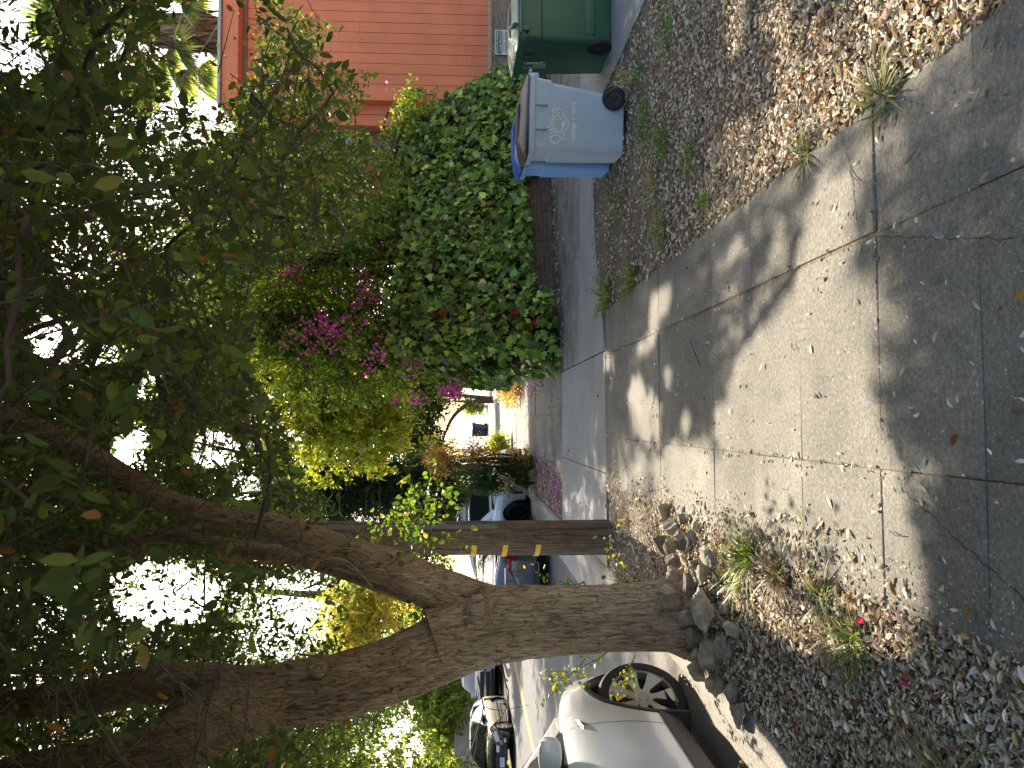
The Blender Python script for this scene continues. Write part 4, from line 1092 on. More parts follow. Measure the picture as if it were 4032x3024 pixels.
# ------------------------------------------------------------------ fence with the parking sign
FN = empty("board_fence", (7.9, 14.85, 0), "low weathered brown board fence below the orange house", "fence")
wood = mat_bark("fence_wood", (.2, .145, .105), (.31, .23, .165), (.4, .31, .23), 1.0, 1.0, .4)
wv = wood.node_tree.nodes
for n_ in wv:
    if n_.type == 'MAPPING': n_.inputs['Scale'].default_value = (.12, 1.0, 1.2)
for k in range(7):
    MB().box((-.1 + random.uniform(-.01, .01), 0, .07 + k * .148), (3.6, .022, .142), bevel=.004).build("board", wood, FN)
lic = mat_plain("lichen_wood", (.38, .34, .23), .9, .4, 14)
MB().box((-.1, -.01, 1.075), (3.62, .10, .045), bevel=.006).build("cap_rail", lic, FN)
for x in (-1.78, .0, 1.6): MB().box((x, .06, .5), (.09, .09, 1.05), bevel=.006).build("post", wood, FN)
SG = empty("parking_sign", (7.44, 14.80, .80), "white and green restricted parking sign fixed to the board fence", "sign")
MB().box((0, 0, .0), (.50, .006, .34), bevel=.002).build("panel", M['plate'], SG)
face = lambda x, z, o=.006: Matrix.Translation((x, -o, z)) @ Matrix.Rotation(math.pi / 2, 4, 'X')
MB().box((0, -.0045, .092), (.46, .002, .125)).build("green_field", M['green_ink'], SG)
text_part("lettering", "RESTRICTED PARKING", .047, face(0, .122, .008), M['white_ink'], SG, off=.001)
text_part("lettering", "24 HRS A DAY", .05, face(.07, .062, .008), M['white_ink'], SG, off=.001)
strokes("tow_picture", [[(-.21, .05), (-.17, .05), (-.165, .07), (-.14, .07), (-.13, .05), (-.10, .05)], [(-.10, .055), (-.07, .075), (-.05, .06)]], .016, face(0, 0, .008), M['white_ink'], SG)
text_part("lettering", "UNAUTHORIZED VEHICLES WILL BE", .026, face(0, .008), M['green_ink'], SG)
text_part("lettering", "TOWED AWAY", .062, face(0, -.048), M['black_ink'], SG, off=.001)
text_part("lettering", "AT VEHICLE OWNER'S EXPENSE", .026, face(0, -.105), M['green_ink'], SG)
o = MB().box((0, 0, -.03), (.47, .004, .006)).build("rule", M['green_ink'], SG); o.location = (0, -.004, -.11)

# ------------------------------------------------------------------ the orange house and its purple-brown wing
HS = empty("house", (7.15, 17.0, 0), "orange board-sided house with a flat roof behind the bins", "house")
orange = mat_plain("orange_stain", (.84, .245, .11), .75, .16, 1.3, bump=.2, bscale=30)
purple = mat_plain("plum_stain", (.27, .14, .12), .75, .14, 2.2, bump=.2, bscale=30)
wb = MB(); x = 0.12
k = 0
while x < 14:
    wb.box((x + .116, .0 + random.uniform(-.002, .002), 3.2), (.226, .03, 6.5), bevel=.004); x += .235; k += 1
wb.box((7.05, .09, 3.2), (13.9, .12, 6.5))
wb.build("wall", orange, HS)
wb = MB(); y = .012
while y < 4:
    wb.box((.0, y + .112, 3.2), (.03, .226, 6.5), bevel=.004); y += .235
wb.box((.06, 2.0, 3.2), (.08, 3.95, 6.5)); wb.build("side_wall", orange, HS)
wb = MB(); wb.box((.05, -.012, 3.2), (.14, .04, 6.5), bevel=.006); wb.build("corner_board", orange, HS)
wb = MB(); wb.box((-.12, .47, 3.2), (.235, .47, 6.3), bevel=.005); wb.box((-.355, .48, 3.2), (.222, .47, 6.3), bevel=.005); wb.box((-.49, .47, 3.2), (.03, .52, 6.3), bevel=.005); wb.build("return_board", orange, HS)
jb = MB()
for q in range(16): jb.box((.12 + .235 * random.randrange(2, 34) + .116, -.0165, random.uniform(1.2, 6.0)), (.22, .003, .005))
jb.build("board_joint", purple, HS)
rb = MB(); rb.box((7, .9, 6.62), (14.6, 2.6, .34), bevel=.01); rb.build("roof", orange, HS)
rb = MB(); rb.box((7, .86, 6.83), (14.7, 2.7, .06), bevel=.01); rb.build("roof_edge", mat_plain("pale_flashing", (.45, .47, .44), .6, .1, 8), HS)
rb = MB(); rb.box((7, -.04, 6.40), (14.0, .05, .09)); rb.build("eave_shadow", purple, HS)  # plum strip painted in for the shadow line under the roof
PW = MB(); x = -3.4
while x < -.6:
    PW.box((x + .125, .62, 2.6), (.242, .03, 5.2), bevel=.004); x += .25
PW.box((-2.0, .70, 2.6), (2.9, .10, 5.2))
PW.build("wing_wall", purple, HS)
fb = MB(); fb.box((-.78, .56, 3.02), (.42, .06, .46), bevel=.004); fb.build("board_patch", mat_plain("bare_board", (.32, .20, .10), .8, .25, 8), HS)
wf = MB()
for (c, s) in (((-.85, .58, 4.98), (.78, .06, .07)), ((-.85, .58, 3.98), (.78, .06, .07)), ((-1.22, .58, 4.48), (.06, .06, 1.0)), ((-.49, .58, 4.48), (.06, .06, 1.0)), ((-.85, .58, 4.48), (.68, .05, .04))): wf.box(c, s, bevel=.004)
wfo = wf.build("window", mat_plain("window_white", (.62, .64, .63), .5, .05, 8), HS)
MB().box((-.85, .592, 4.48), (.68, .012, .95)).build("pane", mat_plain("window_glass", (.05, .06, .06), .06, .1, 3, spec=.9), wfo)
cbm = MB(); cbm.tube([(-.6, .46, 3.25), (-.50, .22, 3.4), (-.2, .2, 3.3), (.1, -.05, 2.9), (.14, -.05, 2.2)], .012, 6); cbm.build("cable", M['black'], HS, True)
hs = MB(); hs.box((-.60, .5, 3.1), (.03, .03, .9), bevel=.01); hs.build("downpipe", mat_plain("pipe_grey", (.35, .36, .36), .5, .1, 8), HS)

# ------------------------------------------------------------------ brick footing wall under the ivy
def mat_brick():
    m, nt, p, N, L = _nt("old_brick")
    tc = N.new("ShaderNodeTexCoord"); mp = N.new("ShaderNodeMapping"); mp.inputs['Rotation'].default_value = (math.pi / 2, 0, 0)
    L.new(tc.outputs['Object'], mp.inputs['Vector'])
    b = N.new("ShaderNodeTexBrick"); b.inputs['Scale'].default_value = 1.0; b.inputs['Brick Width'].default_value = .22; b.inputs['Row Height'].default_value = .075; b.inputs['Mortar Size'].default_value = .008
    b.inputs['Color1'].default_value = (.16, .085, .06, 1); b.inputs['Color2'].default_value = (.10, .06, .045, 1); b.inputs['Mortar'].default_value = (.13, .115, .10, 1)
    L.new(mp.outputs[0], b.inputs['Vector'])
    c = _mix(nt, 1.0, b.outputs['Color'], _ramp(nt, _noise(nt, tc.outputs['Object'], 14, 4), [(.3, .65), (.7, 1.3)]), 'MULTIPLY')
    L.new(c, p.inputs['Base Color']); p.inputs['Roughness'].default_value = .9
    inv = N.new("ShaderNodeMath"); inv.operation = 'SUBTRACT'; inv.inputs[0].default_value = 1; L.new(b.outputs['Fac'], inv.inputs[1])
    L.new(_bump(nt, inv.outputs[0], .7, .012), p.inputs['Normal'])
    return m
BW = MB(); BW.box((0, 0, .28), (3.4, .2, .56), bevel=.01)
o = BW.build("brick_wall", mat_brick()); o.location = (3.35, 13.52, 0); o.rotation_euler = (0, 0, .37)
tag(o, "low old brick wall showing under the ivy", "brick wall")

# ------------------------------------------------------------------ ivy hedge along the drive and the pavement
IV = empty("ivy_hedge", (3.4, 13.4, 0), "thick ivy hedge hanging over the low brick wall beside the drive", "hedge")
iv0 = np.array([3.4, 13.4, 0])
def hedge_face(path, n, hf, lowf, bulge, seed):
    path = np.array(path, float); sl = np.linalg.norm(np.diff(path, axis=0), axis=1); cs = np.concatenate([[0], np.cumsum(sl)])
    s = rng.uniform(0, cs[-1], n)
    x = np.interp(s, cs, path[:, 0]); y = np.interp(s, cs, path[:, 1])
    k = np.clip(np.searchsorted(cs, s) - 1, 0, len(sl) - 1); t = (path[k + 1] - path[k]) / sl[k][:, None]
    nrm = np.stack([t[:, 1], -t[:, 0], np.zeros(n)], 1)          # outward, to the camera's side
    h = hf(x, y) * (1 + .10 * (vnoise(s * 1.7, s * 0, seed) - .5)); lo = lowf(x, y) + .14 * (vnoise(s * 3, s * 0, seed + 1) - .3)
    u = rng.random(n); z = lo + (h - lo) * u
    b = bulge * (.25 + 1.4 * fbm(s * 1.6, z * 1.6, seed + 2)) * np.sin(np.clip(.25 + u * .75, 0, 1) * 3.0) ** .5
    lay = rng.random(n) ** 2 * .30
    pos = np.stack([x, y, z], 1) + nrm * (b - lay)[:, None]
    k = z > lo
    return pos[k], nrm[k], u[k]
front = [(.90, 12.35), (1.6, 12.55), (2.6, 13.0), (4.3, 13.65), (5.4, 13.95), (6.2, 14.25), (6.75, 14.5)]
hf1 = lambda x, y: np.interp(x, [.8, 1.3, 2.2, 3.3, 4.6, 5.4, 5.9, 6.3, 6.75], [2.5, 2.85, 2.85, 2.72, 2.72, 2.60, 2.1, 1.5, 1.0])
lo1 = lambda x, y: np.interp(x, [.8, 1.5, 2.0, 2.4, 4.2, 4.7, 7.2], [.05, .08, .12, .42, .45, .12, .06])
A = hedge_face(front, 5400, hf1, lo1, .30, 3)
B = hedge_face([(.95, 18.5), (.95, 15.5), (.90, 12.35)], 3000, lambda x, y: np.interp(y, [12, 14, 18.5], [2.2, 2.5, 1.9]), lambda x, y: x * 0 + .55 * (y > 13.2), .22, 8)
Pv = np.concatenate([A[0], B[0]]); Nv = np.concatenate([A[1], B[1]]); n = len(Pv)
ax = norm(np.array([0, 0, -.85]) + Nv * .45 + rng.normal(0, .45, (n, 3)))
nr = norm(Nv + np.array([0, 0, .6]) + rng.normal(0, .62, (n, 3)))
sz = rng.uniform(.08, .185, n)
v_, F_, c_ = scatter(IVY[0], IVY[1], Pv - iv0 - ax * sz[:, None] * .3, frames(ax, nr), sz, palette(n, [(.18, .285, .048), (.26, .36, .065), (.42, .50, .10), (.085, .14, .035), (.30, .20, .07)], [.34, .22, .13, .27, .04], .32))
mesh_np("foliage", v_, F_, M['ivy'], IV, tint=c_)
# dark sheets standing in for the shade inside the hedge, then brown vines
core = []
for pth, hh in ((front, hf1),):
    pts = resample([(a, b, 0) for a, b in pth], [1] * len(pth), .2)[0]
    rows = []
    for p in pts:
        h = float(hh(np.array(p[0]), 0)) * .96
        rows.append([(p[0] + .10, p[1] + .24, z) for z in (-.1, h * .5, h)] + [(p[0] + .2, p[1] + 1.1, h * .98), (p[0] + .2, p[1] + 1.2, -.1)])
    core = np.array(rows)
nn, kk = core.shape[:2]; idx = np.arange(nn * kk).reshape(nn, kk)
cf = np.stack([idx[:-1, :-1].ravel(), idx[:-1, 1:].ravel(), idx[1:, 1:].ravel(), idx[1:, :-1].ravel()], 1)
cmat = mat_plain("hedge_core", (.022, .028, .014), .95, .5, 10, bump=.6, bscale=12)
mesh_np("shaded_core", core.reshape(-1, 3) - iv0, cf, cmat, IV)
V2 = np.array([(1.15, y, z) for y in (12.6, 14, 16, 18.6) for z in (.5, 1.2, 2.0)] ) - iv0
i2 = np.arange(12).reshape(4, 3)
mesh_np("shaded_core", V2, np.stack([i2[:-1, :-1].ravel(), i2[:-1, 1:].ravel(), i2[1:, 1:].ravel(), i2[1:, :-1].ravel()], 1), cmat, IV)
sb = MB()
for k in range(46):
    a = A[0][rng.integers(0, len(A[0]))] - iv0; pts = [a + np.array([0, -.02, 0])]
    for j in range(4): pts.append(pts[-1] + rng.normal(0, .10, 3) + np.array([0, 0, -.12]))
    sb.tube(pts, [.008, .007, .006, .005, .003], 5)
sb.build("vine_stems", M['twig'], IV, True)
# red geranium heads in the ivy
GE = [((1.72, 12.32, .78), "upper red geranium head poking out of the ivy corner"), ((1.55, 12.30, .50), "lower red geranium head near the foot of the ivy corner"), ((1.72, 12.38, 1.95), "small red flower cluster high in the ivy corner")]
for i, (c, lab) in enumerate(GE):
    n = 26 if i < 2 else 12; d = rand_dirs(n); d[:, 1] -= .5; d = norm(d)
    r_ = .085 if i < 2 else .06
    v, F, cc = scatter(FLOWER[0], FLOWER[1], d * r_ * rng.uniform(.3, 1, (n, 1)), frames(d, rand_dirs(n)), rng.uniform(.05, .09, n), palette(n, [(.42, .02, .03), (.55, .04, .06)], [.6, .4]))
    o = mesh_np("geranium_flower", v, F, M['petal'], tint=cc); o.location = c; tag(o, lab, "flower")
# ------------------------------------------------------------------ other trees and shrubs
def blob_points(blobs, n, shell=.5):
    w = np.array([b[2] if len(b) > 2 else b[1][0] * b[1][2] for b in blobs], float); k = rng.choice(len(blobs), n, p=w / w.sum())
    c = np.array([b[0] for b in blobs])[k]; r = np.array([b[1] for b in blobs])[k]
    return c + rand_dirs(n) * r * (rng.random((n, 1)) ** shell)
def plant(name, label, cat, base, stems, blobs, ncl, per, nleaf, leaf, rad, cols, wts, tpl=LEAF, mat='bgleaf', group=None, droop=.3, length=.4, twigs=True, keep=None, crown='crown', trunk='trunk', shell=.5, stem_n=20, cull=True):
    t = empty(name, base, label, cat, group); b0 = np.array(base, float)
    if stems:
        parts = [limb(np.array(P, float) - b0, R, .12 if max(R) < .12 else .08, stem_n, .06, 50 + i, .04) for i, (P, R) in enumerate(stems)]
        v, f = merge(parts); mesh_np(trunk, v, f, M['bark_far'], t, smooth=True)
    c = blob_points(blobs, ncl, shell)
    P, X, Nn, Sz, s, tip = sprays(c, per, nleaf, length, leaf, rad, droop)
    k = np.ones(len(P), bool) if not cull else ~sunny(P)
    if keep is not None: k &= keep(P)
    k &= (P[:, 2] > .03) & ~open_sky(P)
    P, X, Nn, Sz = P[k], X[k], Nn[k], Sz[k]
    v, F, cc = scatter(tpl[0], tpl[1], P - b0, frames(X, Nn), Sz, palette(len(P), cols, wts))
    mesh_np(crown, v, F, M[mat], t, tint=cc)
    if twigs and stems:
        ends = np.concatenate([resample(P_, R_, .3)[0][1:] for P_, R_ in stems])
        d = ((c[:, None] - ends[None]) ** 2).sum(-1); j = d.argmin(1)
        kk = ~sunny(c) if cull else np.ones(len(c), bool)
        if keep is not None: kk &= keep(c)
        q0, q1 = ends[j][kk], c[kk]; mid = (q0 + q1) / 2 + rng.normal(0, .06, q0.shape) * np.linalg.norm(q1 - q0, axis=1, keepdims=True)
        r = np.full(len(q0), .012)
        if len(q0):
            v, f = fine_tubes((np.concatenate([q0, mid]) - b0, np.concatenate([mid, q1]) - b0, np.concatenate([r * 1.5, r]), np.concatenate([r, r * .4])), 5)
            mesh_np("branches", v, f, M['bark_far'], t)
    return t
def px_in(P, x0, x1, y0, y1):
    x, y, d = seen_at(P); return (x > x0) & (x < x1) & (y > y0) & (y < y1)

BOU = plant("bougainvillea", "bougainvillea with magenta flowers climbing above the ivy hedge", "bougainvillea", (2.0, 14.2, 0),
    [([(2.0, 14.3, 0), (1.9, 14.3, 1.6), (1.6, 14.1, 3.4), (1.2, 13.9, 4.4)], [.06, .05, .035, .015]), ([(2.2, 14.4, 0), (2.6, 14.3, 2.2), (3.0, 14.1, 3.6)], [.05, .04, .015])],
    [((1.9, 14.0, 3.7), (1.3, .8, 1.3)), ((1.9, 13.9, 4.9), (1.1, .8, .9)), ((1.0, 13.9, 4.0), (.8, .7, 1.2)), ((2.9, 13.9, 3.1), (1.4, .7, .8)), ((1.2, 13.4, 2.9), (.8, .9, 1.0)), ((.8, 13.6, 2.2), (.5, .9, .7)), ((3.9, 13.9, 2.9), (1.2, .5, .5)), ((5.5, 14.1, 2.5), (.5, .4, .35), .3)],
    900, 4, 12, .085, .2, [(.15, .23, .05), (.24, .31, .07), (.38, .40, .10), (.08, .14, .04)], [.4, .3, .18, .12], droop=.1)
fc = blob_points([((2.6, 13.4, 4.5), (.5, .5, .7), 3), ((1.5, 13.1, 3.9), (.55, .5, .9), 6), ((1.1, 12.9, 3.0), (.5, .4, .5), 2), ((.9, 12.8, 2.5), (.35, .4, .4), 1), ((2.2, 13.2, 3.2), (.9, .3, .6), 1), ((4.1, 13.5, 3.2), (.4, .2, .4), .5), ((5.9, 13.8, 2.95), (.12, .1, .12), .12), ((.50, 12.95, 1.80), (.16, .15, .18), 2.2), ((.34, 13, 2.35), (.12, .2, .35), .5)], 165, .95)
fc[:, 1] -= .25
n = len(fc) * 5; Pf = np.repeat(fc, 5, 0) + rng.normal(0, .07, (n, 3)); d = rand_dirs(n)
v_, F_, c_ = scatter(FLOWER[0], FLOWER[1], Pf - np.array([2.0, 14.2, 0]), frames(d, rand_dirs(n)), rng.uniform(.055, .10, n), palette(n, [(.74, .09, .50), (.80, .26, .58), (.70, .46, .38)], [.5, .3, .2]))
mesh_np("flowers", v_, F_, M['petal'], BOU, tint=c_)

YG = [(.36, .39, .045), (.46, .44, .07), (.22, .30, .05), (.52, .42, .14)]
plant("yellow_green_tree", "sunlit yellow green tree hanging over the pavement past the hedge", "tree", (1.5, 16.6, 0),
    [([(1.5, 16.6, 0), (1.35, 16.6, 2.2), (.9, 16.5, 3.6), (.1, 16.4, 4.8)], [.09, .08, .055, .02]), ([(1.35, 16.6, 2.2), (1.2, 16.3, 4), (1.0, 16.2, 5.6)], [.06, .045, .02])],
    [((.05, 16.4, 4.6), (1.05, 1.0, 1.35)), ((-.25, 16.2, 3.7), (.8, .8, .75)), ((1.0, 16.4, 5.0), (1.0, .9, 1.2)), ((.2, 16.0, 3.3), (.7, .7, .5))], 430, 4, 13, .12, .24, YG, [.42, .28, .2, .10], droop=.5, cull=False)
plant("leafy_tree", "mid green leafy tree growing behind the ivy hedge beside the house", "tree", (4.8, 15.6, 0),
    [([(4.8, 15.6, 0), (4.7, 15.6, 2.6), (4.2, 15.5, 4.2), (3.6, 15.4, 5.4)], [.11, .09, .06, .02]), ([(4.7, 15.6, 2.6), (5.3, 15.4, 4.2), (5.6, 15.3, 5.2)], [.07, .05, .02])],
    [((4.2, 15.3, 4.1), (1.3, .9, 1.3)), ((3.3, 15.4, 5.1), (1.5, 1.0, 1.5)), ((4.6, 15.2, 5.6), (1.0, .8, 1.0))],
    560, 4, 13, .085, .24, [(.12, .19, .04), (.19, .26, .055), (.32, .36, .07), (.07, .12, .035)], [.4, .3, .15, .15], cull=False, keep=lambda P: ~px_in(P, 700, 1100, -500, 285))
plant("conifer", "dark feathery conifer standing beyond the utility pole", "conifer", (-2.1, 22.5, 0), [([(-2.1, 22.5, 0), (-2.1, 22.5, 4), (-2.05, 22.5, 8)], [.16, .12, .04])],
    [((-2.0, 22.2, 5.6), (1.15, .9, 2.2)), ((-1.95, 22.2, 3.4), (1.15, .9, 1.6)), ((-2.1, 22.2, 2.4), (.9, .8, .6))], 620, 4, 14, .20, .2, [(.035, .06, .032), (.05, .08, .04), (.03, .045, .03)], [.5, .3, .2], NARROW, droop=.9, cull=False)
plant("street_oak", "tall open street tree with sky showing through, beyond the conifer", "tree", (-2.6, 27.0, 0), [([(-2.6, 27, 0), (-2.7, 27, 4), (-3.2, 27, 8), (-3.0, 27, 12)], [.25, .22, .14, .04]), ([(-2.7, 27, 4), (-1.4, 26.8, 8), (-.6, 26.6, 11)], [.15, .09, .03])],
    [((-3.2, 26.5, 9.6), (2.6, 1.5, 2.4)), ((-.8, 26.2, 9.6), (2.0, 1.5, 2.2)), ((-4.2, 26.5, 6.0), (1.6, 1.2, 1.8)), ((1.6, 25.5, 10.5), (2.0, 1.2, 2.0)), ((-2.4, 26, 13), (4, 1.5, 2)), ((-5.5, 27, 9.5), (2, 1.5, 3))], 620, 5, 14, .16, .4, [(.06, .10, .03), (.10, .15, .04), (.2, .22, .05)], [.5, .35, .15], cull=False, length=.6)
plant("autumn_tree", "yellow and orange leaved tree seen through the fork of the big tree", "tree", (-10.2, 34.0, 0), [([(-10.2, 34, 0), (-9.6, 33.6, 3), (-8.2, 33, 5), (-7, 32.5, 6)], [.2, .16, .1, .03])],
    [((-7.2, 32.2, 5.7), (1.5, 1.2, 1.7)), ((-8.8, 33, 6.4), (1.4, 1.2, 1.4)), ((-6.3, 32, 4.6), (.8, .8, .8))], 260, 5, 13, .16, .35, [(.46, .42, .13), (.48, .36, .14), (.34, .36, .08), (.42, .25, .12)], [.35, .2, .4, .05], cull=False)
arch_stems = [([(1.06, 41, 0), (1.0, 41, .8), (.75, 41, 1.5), (.2, 40.8, 2.1), (-.6, 40.6, 2.5), (-1.6, 40.4, 2.8)], [.16, .14, .12, .10, .07, .03]), ([(1.15, 41, 0), (1.25, 41, 1.0), (1.35, 41, 2.2), (1.2, 41, 3.4)], [.12, .10, .08, .04]), ([(1.06, 41, .3), (1.0, 41, 1.4), (1.05, 41, 2.6)], [.09, .07, .03])]
plant("arching_tree", "small dark tree whose branch arches over the far sunlit pavement", "tree", (1.06, 41, 0), arch_stems,
    [((-.4, 40.6, 4.0), (2.6, 1.6, 1.35)), ((-1.9, 40.6, 3.3), (1.1, 1.2, .7)), ((1.7, 40.8, 3.4), (1.2, 1.2, 1.4))], 420, 5, 13, .17, .3, [(.05, .075, .03), (.07, .10, .035), (.11, .13, .04)], [.5, .35, .15], cull=False)
plant("round_shrub", "yellow green shrub lit by the sun at the end of the pavement", "shrub", (.92, 52, 0), [([(.92, 52, 0), (.92, 52, .8)], [.05, .02])], [((.92, 52, .9), (.42, .4, .85))], 90, 4, 10, .12, .12, [(.26, .30, .05), (.16, .22, .05)], [.6, .4], droop=-.2, cull=False)
plant("verge_plant", "low yellow green plant at the left edge of the far sunlit pavement", "plant", (-.86, 25.5, 0), None, [((-.86, 25.5, .3), (.26, .3, .34))], 60, 4, 9, .10, .08, [(.30, .32, .06), (.2, .26, .06)], [.6, .4], droop=-.5, crown="foliage", cull=False)
plant("dry_creeper", "dry orange pink creeper heaped at the foot of the far hedge", "plant", (1.05, 22, 0), None, [((1.0, 21.5, .3), (.45, 1.6, .38))], 140, 4, 9, .085, .1, [(.36, .24, .13), (.40, .30, .19), (.28, .28, .08), (.45, .15, .25)], [.35, .35, .2, .1], crown="foliage", cull=False)
# many-stemmed woody shrub on the verge, with reddish stems
st = []
for k in range(26):
    a = rng.uniform(0, 6.28); r = .16 * math.sqrt(rng.random()); x, y = -.98 + r * math.cos(a) * 1.1, 17.7 + r * math.sin(a) * 2
    st.append(([(x, y, 0), (x + rng.normal(0, .05), y, .9), (x + rng.normal(0, .10), y, 1.6), (x + rng.normal(0, .16), y, 2.15)], [.016, .014, .011, .006]))
plant("stemmy_shrub", "shrub of many reddish upright stems with dry orange leaves", "shrub", (-.98, 17.7, 0), st, [((-.80, 17.7, 1.35), (.16, .4, .75), 2), ((-.9, 17.7, 2.2), (.35, .4, .3), 1.5), ((-.95, 17.6, .3), (.3, .4, .2), .4)], 150, 3, 9, .065, .07, [(.42, .20, .08), (.30, .28, .06), (.45, .30, .16), (.2, .10, .05)], [.35, .25, .25, .15], twigs=False, trunk="stems", stem_n=6)
plant("feathery_shrub", "dark green feathery bush on the verge left of the reddish stems", "shrub", (-1.42, 17.4, 0), [([(-1.42, 17.4, 0), (-1.42, 17.4, .9)], [.04, .015])], [((-1.38, 17.3, .95), (.34, .35, .85)), ((-1.3, 17.3, .5), (.28, .3, .4))], 260, 4, 12, .075, .1, [(.05, .10, .035), (.08, .14, .045), (.035, .07, .03)], [.5, .3, .2], NARROW, droop=-.2, length=.25)
sw = MB()
for k in range(5):
    pts = [np.array([-1.62, 15.6, 0])]
    for j in range(5): pts.append(pts[-1] + np.array([.13 * rng.random() + .02, 0, .18]) + rng.normal(0, .04, 3))
    sw.tube([p - np.array([-1.62, 15.6, 0]) for p in pts], [.012, .01, .009, .007, .005, .003], 5)
PSH = empty("pale_sapling", (-1.62, 15.6, 0), "pale crooked sapling with straw coloured seed heads by the kerb", "sapling")
sw.build("stems", M['deadtwig'], PSH)
c = blob_points([((.35, 0, .75), (.22, .1, .22))], 90, .6); v_, F_, cc = scatter(ROUND[0], ROUND[1], c, frames(rand_dirs(90), rand_dirs(90)), rng.uniform(.03, .06, 90), palette(90, [(.42, .36, .20), (.5, .42, .22)], [.5, .5]))
mesh_np("seed_heads", v_, F_, M['litter'], PSH, tint=cc)
# across the street
FS = [(.16, .22, .04), (.24, .29, .05), (.09, .14, .035), (.05, .09, .03)]
G = "trees across the street"
def far_tree(x, y, blobs, label, n, cols=FS, w=(.35, .3, .2, .15), leaf=.20):
    plant("street_side_tree", label, "tree", (x, y, 0), [([(x, y, 0), (x + .1, y, 3), (x, y, 6)], [.22, .18, .06])], blobs, n, 5, 13, leaf, .45, cols, w, group=G, cull=False, length=.6)
far_tree(-17.5, 33, [((-15.8, 31, 2.6), (1.6, 5.0, 1.2), 14), ((-16.0, 32, 3.9), (2.6, 3.0, 2.2)), ((-15.5, 33, 6.6), (3.6, 3, 2.4)), ((-14.5, 33, 10), (4, 3, 2.5))], "bright yellow green tree above the concrete wall behind the black car", 900)
far_tree(-16.5, 27, [((-14.5, 27, 8.4), (3.8, 3, 3.6)), ((-15.5, 26, 5.2), (2.8, 2.4, 2.0))], "darker green tree filling the left edge above the black car", 800, [(.07, .12, .035), (.12, .17, .04), (.05, .08, .03), (.2, .24, .05)])
far_tree(-15.5, 45, [((-15.5, 42, 2.6), (1.4, 5, 1.2), 12), ((-14.2, 44, 4.2), (2.6, 3, 2.4)), ((-14, 45, 8.0), (4, 3, 3.2))], "pale green tree above the pickup across the street", 700)
far_tree(-14.5, 62, [((-12.5, 60, 6.5), (4.5, 3, 4.5))], "hazy green tree at the far end of the street", 320, leaf=.32)
far_tree(-6.5, 70, [((-7.5, 68, 5.0), (3.6, 2.5, 3.6))], "distant light green tree seen between the trunk and the pole", 300, leaf=.34)
far_tree(4.5, 60, [((4.5, 58, 5.5), (3.6, 3, 3.4))], "distant tree behind the arching tree", 300, leaf=.30)
far_tree(9, 26, [((7.0, 24, 8.2), (3.4, 2, 3.0)), ((4.2, 24, 8.8), (2.6, 1.8, 2.4))], "tall loose tree behind the leafy tree and the house", 300, [(.10, .16, .04), (.18, .23, .05), (.06, .1, .03), (.3, .25, .06)], leaf=.15)
CW = empty("concrete_wall", (-15.2, 40, 0), "long grey concrete block wall across the street", "wall")
for k in range(6):
    MB().box((0, -17 + k * 6.0 + 3, .95), (.25, 5.99, 1.9), bevel=.01).build("wall_panel", M['drive_concrete'], CW)
o = MB().box((0, 0, .95), (.30, 36.5, .1), bevel=.01).build("coping", M['drive_concrete'], CW); o.location = (0, 1, 1.0)
GT = empty("dark_gate", (-14.7, 21.4, 0), "dark grey gate beside the concrete wall behind the black car", "gate")
MB().box((0, 0, 1.05), (.08, 3.0, 2.1), bevel=.01).build("panel", mat_plain("gate_grey", (.05, .055, .055), .7, .15, 4), GT)
MB().tube([(.06, -1.4, .3), (.06, 1.4, 2.0)], .03, 8).build("brace", M['alloy'], GT, True)

plant("backdrop_tree", "tall dark green tree far behind the fork of the big tree", "tree", (-9.0, 40, 0), [([(-9, 40, 0), (-9, 40, 6), (-8.5, 40, 13)], [.35, .28, .1])],
    [((-8.5, 39, 13), (5, 3, 6)), ((-6.5, 39, 18), (5, 3, 5))], 520, 6, 14, .34, .7, [(.06, .10, .03), (.09, .14, .04), (.16, .19, .05)], [.5, .35, .15], group="tall trees far up the street", length=.9)
plant("backdrop_tree", "tall dark green tree far behind the yellow green tree", "tree", (4.5, 38, 0), [([(4.5, 38, 0), (4.0, 38, 6), (3, 38, 13)], [.35, .28, .1])],
    [((2, 37, 11), (5, 3, 6)), ((6.5, 37, 12), (4, 3, 6)), ((1.5, 37, 16.5), (6, 3, 4.5))], 700, 6, 14, .34, .7, [(.06, .10, .03), (.09, .14, .04), (.16, .19, .05)], [.5, .35, .15], group="tall trees far up the street", length=.9)
plant("backdrop_tree", "tall dark green tree far behind the utility pole", "tree", (-2.8, 44, 0), [([(-2.8, 44, 0), (-2.9, 44, 6), (-3, 44, 13)], [.35, .28, .1])],
    [((-2.8, 43, 11), (4, 3, 7)), ((-3, 43, 17), (4, 3, 5))], 460, 6, 14, .34, .7, [(.06, .10, .03), (.09, .14, .04), (.16, .19, .05)], [.5, .35, .15], group="tall trees far up the street", length=.9)
